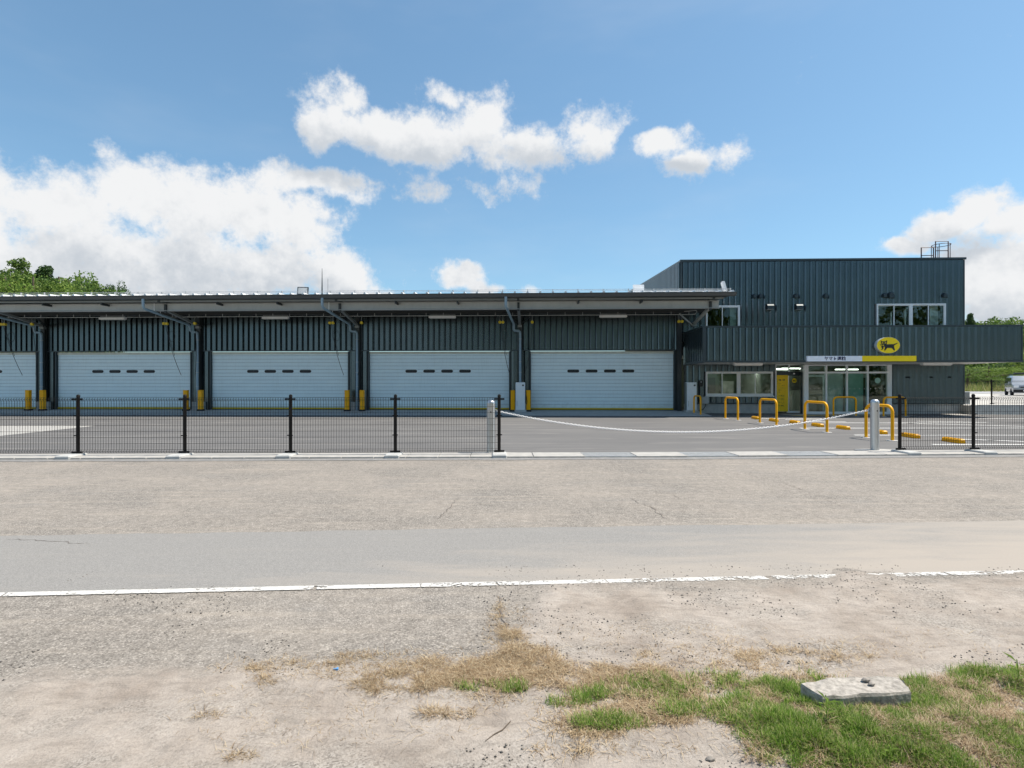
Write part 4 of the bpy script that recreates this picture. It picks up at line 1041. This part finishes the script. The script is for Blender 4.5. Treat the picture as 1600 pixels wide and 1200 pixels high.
def chain():
    a = Vector((BOLL[0][0]+.12, BOLL[0][1], .86)); b = Vector((BOLL[1][0]-.12, BOLL[1][1], .86)); sag = .44; n = 190
    mb = MB(); pts = []
    for i in range(n+1):
        s_ = i/n; p = a.lerp(b, s_); p.z -= sag*4*s_*(1-s_); pts.append(p)
    for i in range(n):
        p, q = pts[i], pts[i+1]; d = (q-p); c = (p+q)/2; L_ = d.length*.80; d.normalize(); side = d.cross(Vector((0, 0, 1))).normalized(); upv = side.cross(d)
        w = side if i % 2 else upv
        ring = []
        for k in range(8):
            t_ = 2*math.pi*k/8; ring.append(c + d*(math.cos(t_)*L_) + w*(math.sin(t_)*.0155))
        mb.tube(ring+[ring[0]], .0046, 4, False)
    tag(mb.obj('barrier_chain', 'chain_plastic'), 'white plastic chain sagging between the two stainless bollards', 'chain')
chain()

# yellow hoop barriers
def hoop(x0, y0, x1, y1, label, h=.80, r=.038):
    d = Vector((x1-x0, y1-y0, 0)); L_ = d.length
    t = thing('hoop_barrier', label, 'barrier', (x0, y0, 0), math.atan2(d.y, d.x), 'yellow hoop barriers in the parking area')
    rad = .17; pts = [(0, 0, .0), (0, 0, h-rad)]
    for a in np.linspace(0, math.pi/2, 7)[1:]: pts.append((rad-rad*math.cos(a), 0, h-rad+rad*math.sin(a)))
    for a in np.linspace(0, math.pi/2, 7): pts.append((L_-rad+rad*math.sin(a), 0, h-rad+rad*math.cos(a)))
    pts.append((L_, 0, 0)); MB().tube(pts, r, 12).obj('hoop', 'yellow_paint', t, True)
    for x in (0, L_): MB().lathe((x, 0, 0), [(.13, -.01), (.13, .012), (.11, .016)], 16).obj('ground_patch', 'concrete', t)
hoop(8.40, 25.7, 8.42, 24.85, 'small yellow hoop barrier in front of the corner charging station', .86)
hoop(8.62, 22.5, 8.68, 21.4, 'yellow hoop barrier on the asphalt below the left end of the office window', .86)
hoop(8.88, 19.95, 8.92, 18.78, 'yellow hoop barrier in line with the yellow information board', .86)
hoop(9.02, 17.15, 9.08, 16.05, 'yellow hoop barrier in line with the left post of the glass porch', .86)
hoop(9.22, 14.5, 9.36, 13.7, 'nearest yellow hoop barrier, partly hidden by the right bollard', .86)
hoop(14.03, 24.3, 14.98, 24.25, 'yellow hoop barrier in front of the middle panes of the glass porch', .83)
hoop(15.98, 23.95, 16.90, 23.9, 'yellow hoop barrier at the right corner of the glass porch', .83)
# wheel stops
stops = [(9.74, 22.55, 21.95), (9.80, 21.2, 20.5), (10.03, 20.1, 19.4), (10.07, 18.7, 18.0), (10.27, 17.6, 16.95), (10.36, 16.05, 15.4), (10.44, 14.95, 14.25), (10.60, 13.7, 13.05)]
SN = ['farthest yellow wheel stop, behind the third hoop barrier from the warehouse', 'second farthest yellow wheel stop in the parking row', 'third farthest yellow wheel stop in the parking row', 'fourth farthest yellow wheel stop, just left of a hoop leg', 'fifth farthest yellow wheel stop, between hoop barrier and right bollard', 'yellow wheel stop just right of the right bollard', 'yellow wheel stop behind the end post of the right fence', 'nearest yellow wheel stop, behind the right mesh fence']
mb = MB(); pr = [(-.075, 0), (-.065, .075), (-.04, .10), (.04, .10), (.065, .075), (.075, 0)]
mb.loft([[(x*k, y, z*k2) for x, z in pr] for y, k, k2 in ((-.32, .9, .8), (-.30, 1, 1), (.30, 1, 1), (.32, .9, .8))]); stopm = mb.mesh('stop_body', 'yellow_paint')
nib = MB().box((-.05, -.012, .101), (.05, .012, .106)).mesh('stop_rib', 'yellow_matte')
for (x, ya, yb), lab in zip(stops, SN):
    t = thing('wheel_stop', lab, 'wheel stop', (x, (ya+yb)/2, .004), -R(5), 'yellow wheel stops in the parking row')
    link('stop_body', stopm, t)
    for k in range(5): link('stop_rib', nib, t, (0, -.22+.11*k, 0))
# tactile strip and pale step at the entrance
flat('entrance_paving', [tuple(W(u, v)[:2]) for u, v in ((4.3, -1.9), (9.8, -1.9), (9.8, -.65), (4.3, -.65))], .012, 'kerb_concrete', yard)
flat('tactile_strip', [tuple(W(u, v)[:2]) for u, v in ((4.3, -2.3), (5.9, -2.3), (5.9, -2.0), (4.3, -2.0))], .014, 'tactile', yard)
flat('entrance_paving', [tuple(W(u, v)[:2]) for u, v in ((11.9, -1.2), (21, -1.4), (21, -.5), (11.9, -.3))], .010, 'kerb_concrete', yard)

# ------------------------------------------------------------------ right-hand side: low wall, lot, road, van
lot = struct(MB().slab([(21.2, 27.0), (21.0, 25.6), (90, 22.5), (140, 90), (30, 90)], -.02, .42).obj('raised_lot', 'gravel_lot'), 'pale gravel lot behind the low wall')
rt = thing('retaining_wall', 'low grey concrete retaining wall behind the parking area', 'wall', (21.0, 25.3, 0), math.atan2(-2.0, 40))
for i in range(9): MB().bev((i*2.0, 0, -.02), (i*2.0+1.99, .22, .45), .012).obj('wall_block', 'concrete', rt)
fp = [(21.85+2.0*i, 25.37-.10*i, 0) for i in range(5)]
fence('far wire mesh fence on top of the low retaining wall', [(x, y) for x, y, _ in fp], .42, foot=False)
cab = thing('utility_cabinet', 'small grey utility cabinet behind the right corner of the office', 'cabinet', (21.75, 26.9, .42))
MB().bev((-.22, -.2, 0), (.22, .2, .62), .015).obj('case', 'grey_plastic', cab); MB().box((-.17, -.206, .06), (.17, -.201, .56)).obj('door', 'steel_grey', cab)
struct(MB().slab([(30, 58), (140, 52), (150, 64), (30, 72)], .421, .45).obj('far_road', 'far_road'), 'far asphalt road behind the lot')

def van():
    t = thing('van', 'silver van with dark lower bumper and roof rack on the far lot', 'van', (43.0, 46.6, .42), R(-34))
    # sections along length (y from front 0 to back): half width, low z, belt z, roof z
    sec = [(-.02, .62, .34, .62, .70), (.05, .78, .28, .84, .88), (.30, .82, .26, .93, .97), (.62, .83, .26, .98, 1.06), (1.15, .83, .26, 1.0, 1.58), (1.6, .83, .26, 1.0, 1.70), (3.6, .83, .26, 1.0, 1.72), (4.2, .80, .28, .98, 1.62), (4.3, .76, .32, .95, 1.50)]
    rings = []
    for y, w, z0, zb, zr in sec:
        wt = w*(1 - .16*max(0, min(1, (zr-zb)/.7))); pts = [(w*.9, z0), (w, z0+.12), (w, zb), (wt, zr-.10 if zr-zb > .2 else zr-.02), (wt*.86, zr)]
        rings.append([(x, y, z) for x, z in pts]+[(-x, y, z) for x, z in pts[::-1]])
    MB().loft(rings).obj('body', 'van_paint', t, True)
    MB().add([(-.70,.60,1.03),(.70,.60,1.03),(.62,1.13,1.55),(-.62,1.13,1.55)], [(0,1,2,3)]).obj('windscreen', 'dark_glass', t)
    for s in (-1, 1):
        MB().add([(s*.835,.95,1.06),(s*.835,3.9,1.06),(s*.73,3.8,1.52),(s*.73,1.35,1.52)], [(0,1,2,3)]).obj('side_window', 'dark_glass', t)
        MB().bev((s*.60-.16, -.03, .66), (s*.60+.16, .12, .84), .03).obj('headlight', 'frame_alu', t)
        MB().bev((s*.93-.08, .80, 1.02), (s*.93+.08, .90, 1.18), .02).obj('door_mirror', 'van_paint', t)
        MB().bar((s*.55, 1.7, 1.80), (s*.55, 3.6, 1.80), .05, .04).obj('rack_rail', 'dark_steel', t)
        for y in (.78, 3.45):
            mb = MB(); n = 20; pr = [(.20, -.09), (.28, -.095), (.31, -.07), (.31, .07), (.28, .095), (.20, .09)]
            rg = [[(s*.76+px_, y+r_*math.cos(2*math.pi*k/n), .31+r_*math.sin(2*math.pi*k/n)) for k in range(n)] for r_, px_ in pr]
            wh = mb.loft(rg).obj('wheel', 'tyre', t, True)
    MB().bev((-.78, -.07, .24), (.78, .06, .50), .03).obj('front_bumper', 'black_rubber', t); MB().box((-.34, -.035, .66), (.34, -.02, .74)).obj('grille', 'ink', t)
    MB().box((-.17, -.085, .37), (.17, -.072, .48)).obj('number_plate', 'white_metal', t)
    for y in (1.8, 2.6, 3.4): MB().bar((-.6, y, 1.83), (.6, y, 1.83), .04, .03).obj('rack_bar', 'dark_steel', t)
    MB().bev((-.45, 1.75, 1.85), (.45, 2.5, 1.97), .03).obj('roof_box', 'dark_steel', t)
van()

# ------------------------------------------------------------------ vegetation
def leaf_cloud(centres, radii, per, size, seed, squash=.7):
    """leaf-sized quads scattered through clumps"""
    rg = np.random.default_rng(seed); C_ = np.repeat(np.asarray(centres), per, 0); Rr = np.repeat(np.asarray(radii), per)
    n = len(C_); d = rg.normal(size=(n, 3)); d /= np.linalg.norm(d, axis=1)[:, None]
    P = C_ + d*(Rr*rg.uniform(.35, 1, n)**.5)[:, None]*np.array([1, 1, squash])
    a = rg.normal(size=(n, 3)); a /= np.linalg.norm(a, axis=1)[:, None]; b = np.cross(a, d + rg.normal(size=(n, 3))*.6); b /= np.linalg.norm(b, axis=1)[:, None]
    s = (size*rg.uniform(.6, 1.3, n))[:, None]
    V = np.stack([P-a*s*.9, P+b*s*.5, P+a*s*.9, P-b*s*.5], 1).reshape(-1, 3); Fc = np.arange(4*n).reshape(-1, 4)
    return V, Fc
TREES = {}
def tree_mesh(kind, seed):
    rg = random.Random(seed); cs, rs = [], []
    if kind == 'cedar':
        for i in range(70):
            h = rg.uniform(.12, 1); r = (1-h)*.34+.015; a = rg.uniform(0, 6.28); q = rg.uniform(.55, 1)
            cs.append((math.cos(a)*r*q, math.sin(a)*r*q, h*.97)); rs.append(.05+.09*(1-h))
        per, size = 110, .0125
    else:
        lob = [(rg.uniform(-.28, .28), rg.uniform(-.28, .28), rg.uniform(.38, .80)) for _ in range(9)]
        for i in range(75):
            l = rg.choice(lob); d = Vector((rg.gauss(0, 1), rg.gauss(0, 1), rg.gauss(0, .8))).normalized()*rg.uniform(.10, .21)
            cs.append((l[0]+d.x, l[1]+d.y, l[2]+d.z*.8)); rs.append(rg.uniform(.05, .10))
        per, size = 110, .0115
    V, Fc = leaf_cloud(cs, rs, per, size, seed); return V, Fc
def tree(kind, seed, mat, loc, H_, Wd, label, group=None, name=None):
    key = (kind, seed, mat)
    if key not in TREES:
        V, Fc = tree_mesh(kind, seed); cm = npmesh('crown', V, Fc, mat)
        mb = MB().tube([(0, 0, -.02), (.004, 0, .25), (-.004, .004, .55), (0, 0, .85)], .02, 8, True, [.028, .022, .016, .006]); rg = random.Random(seed)
        for k in range(7):
            a = rg.uniform(0, 6.28); z = rg.uniform(.25, .65); L_ = .26 if kind != 'cedar' else .14
            mb.tube([(0, 0, z), (math.cos(a)*L_*.5, math.sin(a)*L_*.5, z+.06), (math.cos(a)*L_, math.sin(a)*L_, z+.14)], .01, 5, True, [.012, .008, .003])
        TREES[key] = (cm, mb.mesh('trunk', 'bark'))
    t = thing(name or ('cedar_tree' if kind == 'cedar' else 'broadleaf_tree'), label, 'tree', loc, seed*1.3, group)
    t.scale = (Wd, Wd, H_); link('crown', TREES[key][0], t); link('trunk', TREES[key][1], t)
    return t
def back(x, y_top, Z, base=0.0):            # tree height from the photo height of its top at distance Z
    return ((x-800)*Z/F, Z, base), EYE+(600-y_top)*Z/F-base
HB = 2.0
# left wood above the warehouse roof
left = [(28, 412, 66, 'cedar', 1, 'leaf_mid', 13, 'tallest tree above the warehouse roof at the left edge'),
        (-12, 428, 64, 'broad', 2, 'leaf_dark', 13, 'dark tree cut by the left edge above the warehouse roof'),
        (8, 436, 60, 'broad', 3, 'leaf_bright', 11, 'light green tree low behind the roof at the left edge'),
        (70, 426, 70, 'cedar', 4, 'leaf_dark', 11, 'dark pointed conifer right of the tallest tree'),
        (52, 436, 62, 'broad', 5, 'leaf_mid', 11, 'rounded tree between the tallest tree and the pointed conifer'),
        (92, 436, 72, 'broad', 6, 'leaf_mid', 12, 'rounded tree just right of the dark pointed conifer'),
        (106, 439, 74, 'broad', 2, 'leaf_mid', 10, 'small rounded tree in the middle of the wooded ridge'),
        (127, 444, 76, 'broad', 3, 'leaf_dark', 10, 'flat-topped dark tree near the right end of the ridge'),
        (146, 447, 78, 'cedar', 7, 'leaf_mid', 9, 'small pointed tree near the right end of the ridge'),
        (156, 452, 80, 'broad', 5, 'leaf_dark', 6, 'low dark tree second from the right end of the ridge'),
        (174, 453, 82, 'cedar', 1, 'leaf_dark', 5, 'tiny lone conifer at the right end of the ridge')]
for x, yt, Z, kd, sd, mt, wd, lab in left:
    p, H_ = back(x, yt, Z, 0.0); tree(kd, sd, mt, p, H_*(1.06 if kd == 'cedar' else 1.2), wd*1.3, lab, 'trees behind the warehouse roof')
def ridge():
    rg = random.Random(14); cs, rs = [], []
    for k in range(260):
        x = rg.uniform(-88, -60); t = (x+88)/28; cs.append((x, rg.uniform(74, 84), rg.uniform(8, 17.2-2.2*t))); rs.append(rg.uniform(.8, 1.7))
    V, Fc = leaf_cloud(cs, rs, 170, .22, 19, .9)
    stuff(link('ridge_wood', npmesh('ridge_wood', V, Fc, 'leaf_mid')), 'green undergrowth filling the wooded ridge behind the warehouse', 'wood')
ridge()
# right: hillside and trees beyond the far road
def hill():
    xs = np.linspace(45, 330, 70); ys = np.linspace(96, 260, 36); X, Y = np.meshgrid(xs, ys)
    hz = lambda x, y: 1.0 + 13.0*np.clip((y-100)/48, 0, 1)*(.75+.5*fbm(x*.03, y*.03, 4, 5))
    Z = hz(X, Y)
    V = np.stack([X.ravel(), Y.ravel(), Z.ravel()], 1); nx, ny = len(xs), len(ys); i = (np.arange(ny-1)[:, None]*nx+np.arange(nx-1)[None]).ravel()
    struct(link('hill', npmesh('hill', V, np.stack([i, i+1, i+nx+1, i+nx], 1), 'hill_green')), 'wooded hillside behind the office')
    rg = random.Random(4); cs, rs = [], []
    for k in range(1000):
        y = rg.uniform(102, 165); x = rg.uniform(y*.60, y*1.25); z = float(hz(np.array(x), np.array(y)))
        h = rg.uniform(2, 6.0); cs.append((x, y, z+h*.6)); rs.append(rg.uniform(1.3, 2.6))
    V, Fc = leaf_cloud(cs, rs, 130, .34, 9, .85)
    stuff(link('hillside_wood', npmesh('hillside_wood', V, Fc, 'leaf_mid')), 'dense green wood covering the hillside behind the office', 'wood')
hill()
right = [(1516, 489, 112, 'cedar', 4, 'leaf_dark', 9, 0, 'dark conifer on the hilltop just right of the office wall'),
         (1540, 487, 120, 'broad', 6, 'leaf_mid', 16, 0, 'rounded tree on the hilltop right of the dark conifer'),
         (1588, 494, 118, 'broad', 2, 'leaf_mid', 13, 0, 'hilltop tree above the right end of the canopy'),
         (1545, 566, 84, 'broad', 3, 'leaf_bright', 13, .4, 'bright yellow-green tree seen below the canopy'),
         (1512, 570, 82, 'broad', 5, 'leaf_mid', 9, .4, 'green bush beside the office wall below the canopy'),
         (1590, 556, 90, 'broad', 6, 'leaf_dark', 15, .4, 'dark green tree behind the silver van'),
         (1625, 520, 88, 'broad', 2, 'leaf_bright', 14, .4, 'light green tree at the right edge beside the canopy end')]
for x, yt, Z, kd, sd, mt, wd, b, lab in right:
    p, H_ = back(x, yt, Z, b); tree(kd, sd, mt, p, H_, wd, lab, 'trees beyond the far road')

def blades(n, sample, length, width, lean, seed, hfun=None, seg=2):
    """curved grass blades: sample(n, rng) -> x, y, scale"""
    rg = np.random.default_rng(seed); x, y, sc = sample(n, rg); n = len(x)
    z = hfun(x, y) if hfun is not None else np.zeros(n)
    L_ = length*sc*rg.uniform(.55, 1.25, n); a = rg.uniform(0, 2*np.pi, n); le = np.clip(lean[0]+lean[1]*rg.random(n), 0, 1.5)
    dx, dy = np.cos(a), np.sin(a); sx, sy = -dy, dx; w = width*rg.uniform(.7, 1.3, n)
    pts = []
    for k in range(seg+1):
        t = k/seg; ang = le*(.55+.45*t); hor = L_*t*np.sin(ang); ver = L_*t*np.cos(ang); ww = w*(1-.85*t)
        c = np.stack([x+dx*hor, y+dy*hor, z+ver-.003], 1); s_ = np.stack([sx*ww, sy*ww, 0*ww], 1); pts += [c-s_, c+s_]
    V = np.stack(pts, 1).reshape(-1, 3); k2 = 2*(seg+1); base = (np.arange(n)*k2)[:, None]
    Fc = np.concatenate([base+np.array([2*k, 2*k+1, 2*k+3, 2*k+2])[None] for k in range(seg)], 0)
    return V, Fc
def patch_sampler(blobs, clump=.0, seed=0, thr=.24):
    """blobs in photo pixels (x, y, rx, ry, weight) laid out on the ground plane"""
    w = np.array([b[2]*b[3]*b[4]*(110.0/(b[1]-600))**3 for b in blobs]); w = w/w.sum()
    def f(n, rg):
        k = rg.choice(len(blobs), n, p=w); B_ = np.array([b[:4] for b in blobs])[k]
        r = np.sqrt(rg.random(n))*rg.uniform(.8, 1.12, n); t = rg.uniform(0, 2*np.pi, n)
        px = B_[:, 0]+B_[:, 2]*r*np.cos(t); py = np.maximum(B_[:, 1]+B_[:, 3]*r*np.sin(t), 700)
        Z = F*EYE/(py-600); X = (px-800)*Z/F
        mk = .55*fbm(X*6, Z*6, 3, seed+40)+.45*fbm(X*21, Z*21, 2, seed+60)
        keep = mk > thr+clump*rg.random(n)
        return X[keep], Z[keep], .35+1.5*fbm(X[keep]*9, Z[keep]*9, 3, seed)**1.3
    return f
GREEN = [(1325,1100,80,10,4),(1380,1195,130,40,.9),(1540,1200,120,40,.9),(1230,1165,80,30,.8),(1480,1100,70,30,.8),(1250,1095,90,38,1.2),(1190,1130,80,32,1),(1320,1150,150,45,1.1),(1450,1140,120,45,.9),(1545,1085,110,38,.9),(1500,1180,160,40,.9),(1300,1195,140,30,.9),(1430,1085,45,20,.7),(1000,1085,100,20,.8),(960,1140,70,14,.7),(1100,1075,110,18,.7),(770,1078,70,9,.5),(890,1102,40,12,.4),(1580,1060,60,12,.5),(1600,1140,100,60,.8),(1090,1120,90,18,.6)]
DRY = [(690,1055,120,24,1),(820,1038,60,26,1),(620,1075,70,18,.9),(560,1026,60,7,.7),(480,1038,70,6,.6),(390,1048,60,4,.4),(900,1062,90,24,.8),(1010,1070,90,22,.7),(1110,1085,110,26,.7),(1230,1030,90,12,.7),(1165,1045,60,12,.5),(415,1070,16,9,.45),(328,1125,26,6,.45),(362,1185,38,9,.45),(930,1150,80,28,.7),(1050,1120,100,26,.7),(700,1120,50,10,.3),(880,1180,60,12,.3),(1330,1110,60,22,.6),(1400,1160,120,40,.35),(1330,1030,40,8,.5),(1520,1120,100,50,.3),(780,960,3,26,.5),(788,985,6,12,.7),(799,995,13,8,1),(1010,1025,40,5,.4)]
V, Fc = blades(150000, patch_sampler(GREEN, .20, 1, .32), .044, .0018, (.25, 1.05), 21, verge_height, 2)
stuff(link('green_grass', npmesh('green_grass', V, Fc, 'grass_green')), 'short green grass on the verge around the concrete slab', 'grass')
V, Fc = blades(72000, patch_sampler(DRY, .22, 2, .32), .060, .0012, (1.22, .32), 22, verge_height, 2)
stuff(link('dry_grass', npmesh('dry_grass', V, Fc, 'grass_dry')), 'flattened straw-coloured dry grass on the sandy verge', 'grass')
LITTER = [(700,1060,190,45,1),(900,1080,160,60,1),(1000,1150,200,45,.8),(1200,1030,200,35,.8),(480,1045,160,22,.7),(620,1130,160,40,.25),(400,1130,130,60,.25),(1000,1000,260,25,.25),(1450,1010,160,25,.3),(795,985,40,40,1.2)]
V, Fc = blades(15000, patch_sampler(LITTER, .30, 5, .26), .055, .0011, (1.38, .15), 25, verge_height, 2)
stuff(link('straw_litter', npmesh('straw_litter', V, Fc, 'grass_dry')), 'loose brown straw litter lying flat on the sand', 'straw')
V, Fc = blades(75000, patch_sampler(GREEN, .25, 3), .046, .0013, (.85, .65), 23, verge_height, 2)
stuff(link('straw_in_grass', npmesh('straw_in_grass', V, Fc, 'grass_dry')), 'dry straw mixed into the green grass', 'grass')
def far_sampler(n, rg): 
    y = rg.uniform(72, 96, n); return rg.uniform(.62, 1.25, n)*y, y, .5+rg.random(n)
V, Fc = blades(16000, far_sampler, .95, .05, (.1, .6), 24, lambda x, y: 0*x+.3, 1)
stuff(link('far_grass', npmesh('far_grass', V, Fc, 'grass_far')), 'tall pale grass strip beyond the far road', 'grass')
# a young weed with lance leaves, stems at the right
def weed(px, py, label, n, L_):
    x, y = px_ground(px, py, .05); z = float(verge_height(np.array(x), np.array(y))); t = thing('weed', label, 'plant', (x, y, z-.004)); rg = random.Random(px)
    MB().tube([(0, 0, 0), (.004, 0, L_*.5), (0, .004, L_)], .002, 5).obj('stem', 'grass_green', t)
    for k in range(n):
        a = 2.4*k; z = L_*(.25+.75*k/n); l = L_*rg.uniform(.4, .65); d = Vector((math.cos(a), math.sin(a), .55)).normalized(); s_ = d.cross(Vector((0, 0, 1))).normalized()*l*.10; o = Vector((0, 0, z))
        MB().add([o, o+d*l*.45+s_, o+d*l+Vector((0, 0, -l*.2)), o+d*l*.45-s_], [(0, 1, 2, 3)]).obj('leaf', 'leaf_bright', t)
weed(1291, 1135, 'young bright weed with lance-shaped leaves in front of the slab', 8, .10)
weed(1391, 1196, 'bright weed sprouting at the bottom edge of the grass', 6, .07)
weed(1590, 1060, 'thin upright weed at the right edge of the grass', 7, .12)

# concrete slab lying in the grass
SLT = .118
corners = [px_ground(x, y, SLT) for x, y in ((1250, 1067), (1284, 1088), (1330, 1086), (1378, 1083), (1425, 1079), (1412, 1063), (1400, 1056), (1358, 1056), (1318, 1057), (1282, 1061))]
sx = sum(c[0] for c in corners)/len(corners); sy = sum(c[1] for c in corners)/len(corners)
sl = thing('concrete_slab', 'broken concrete kerb slab lying in the green grass', 'slab', (sx, sy, .008))
mb = MB(); rg = random.Random(2); poly = []
for i in range(len(corners)):
    (xa, ya), (xb, yb) = corners[i], corners[(i+1) % len(corners)]
    poly += [(xa+(xb-xa)*k/3-sx+rg.uniform(-.005, .005), ya+(yb-ya)*k/3-sy+rg.uniform(-.004, .004)) for k in range(3)]
mb.loft([[(x*.99, y*.97, -.03) for x, y in poly], [(x*1.0, y*1.0, .06+rg.uniform(-.003, .003)) for x, y in poly], [(x*1.0, y*1.0, .098) for x, y in poly], [(x*.985, y*.955, .108+rg.uniform(-.004, .004)) for x, y in poly]]); mb.obj('slab_body', 'slab_concrete', sl)
def stone_mesh(seed, mat):
    rg = random.Random(seed); mb = MB(); n = 7; rings = []
    for z, r in ((-.5, .55), (-.1, 1), (.35, .8), (.6, .3)): rings.append([(r*math.cos(2*math.pi*k/n)*rg.uniform(.75, 1.2), r*math.sin(2*math.pi*k/n)*rg.uniform(.75, 1.2), z*rg.uniform(.8, 1.2)) for k in range(n)])
    mb.loft(rings); return mb.mesh('stone', mat)
simple('stone_grey', (.22, .20, .18), .9, 0, .3, 40); simple('stone_dark', (.07, .068, .066), .9, 0, .3, 40)
stm = [stone_mesh(i, 'stone_grey') for i in range(3)]
for px, py, s, h, lab in ((1353, 1064, .014, .118, 'small dark stone on the middle of the concrete slab'), (1362, 1070, .011, .118, 'smaller stone beside the dark stone on the slab'), (1110, 1196, .013, .02, 'grey pebble on bare soil at the bottom edge'), (1541, 1138, .012, .05, 'pale stone in the grass on the right'), (1290, 1055, .010, .02, 'pebble at the far left corner of the slab')):
    x, y = px_ground(px, py, h); hz = float(verge_height(np.array(x), np.array(y))); o = link('stone', stm[px % 3], None, (x, y, (hz if h < .1 else .118)+s*.35)); o.scale = (s*1.4, s, s*.8); tag(o, lab, 'stone', 'stones on the verge')
x, y = px_ground(525, 1053); o = MB().box((-.012, -.004, 0), (.012, .004, .006)).box((.002, -.008, .0), (.010, .008, .009)).obj('plastic_scrap', 'blue_plastic', None, False, (x, y, float(verge_height(np.array(x), np.array(y)))+.001)); tag(o, 'tiny blue plastic scrap on the sand left of the dry grass', 'litter')
# twig on the sand
px = [(758, 1166), (772, 1155), (785, 1148), (798, 1133)]; pts = []
for a, b in px:
    x, y = px_ground(a, b); pts.append((x, y, max(0.0, float(verge_height(np.array(x), np.array(y))))+.004))
tag(MB().tube(pts, .0022, 5, True, [.001, .002, .0025, .002]).obj('twig', 'bark'), 'thin dark twig lying on the bare sand', 'twig')
# loose grit
def grit(n, sampler, smin, smax, seed, mat, name, label, hf):
    rg = np.random.default_rng(seed); x, y = sampler(n, rg); z = hf(x, y); base = np.array([(1,0,0),(0,1,0),(-1,0,0),(0,-1,0),(0,0,.8),(0,0,-.5)]); fc = np.array([(0,1,4),(1,2,4),(2,3,4),(3,0,4),(1,0,5),(2,1,5),(3,2,5),(0,3,5)])
    s = smin+(smax-smin)*rg.random(len(x))**3; j = rg.uniform(.6, 1.3, (len(x), 6, 3)); a = rg.uniform(0, 6.28, len(x)); c, d = np.cos(a), np.sin(a)
    Vv = base[None]*j*s[:, None, None]; Vx = Vv[..., 0]*c[:, None]-Vv[..., 1]*d[:, None]; Vy = Vv[..., 0]*d[:, None]+Vv[..., 1]*c[:, None]
    V = np.stack([Vx+x[:, None], Vy+y[:, None], Vv[..., 2]+z[:, None]+s[:, None]*.2], -1).reshape(-1, 3); Fc = (np.arange(len(x))[:, None, None]*6+fc[None]).reshape(-1, 3)
    stuff(link(name, npmesh(name, V, Fc, mat)), label, 'grit')
def gs(n, rg):
    y = rg.uniform(1.9, 4.3, n); x = rg.uniform(-1, 1, n)*y*.95; k = (fbm(x*1.6, y*2.2, 4, 77) > .46+.2*(x < -.2))
    return x[k], y[k]
hf = lambda x, y: np.maximum(verge_height(x, y), 0)
grit(9000, gs, .0012, .007, 31, 'stone_dark', 'dark_grit', 'scattered dark grit on the sandy verge and road', hf)
grit(9000, gs, .0015, .008, 32, 'stone_grey', 'pale_grit', 'scattered grey grit on the sandy verge and road', hf)
# woodland behind the camera, seen only mirrored in the panes
def mirror_wood():
    rg = random.Random(6); cs, rs = [], []
    for k in range(520):
        x = rg.uniform(-12, 66); cs.append((x, -rg.uniform(16, 26), rg.uniform(.3, 18))); rs.append(rg.uniform(1.0, 2.0))
    V, Fc = leaf_cloud(cs, rs, 70, .34, 15, .9)
    stuff(link('roadside_wood', npmesh('roadside_wood', V, Fc, 'leaf_mid')), 'green roadside wood mirrored in the office windows', 'wood')
mirror_wood()
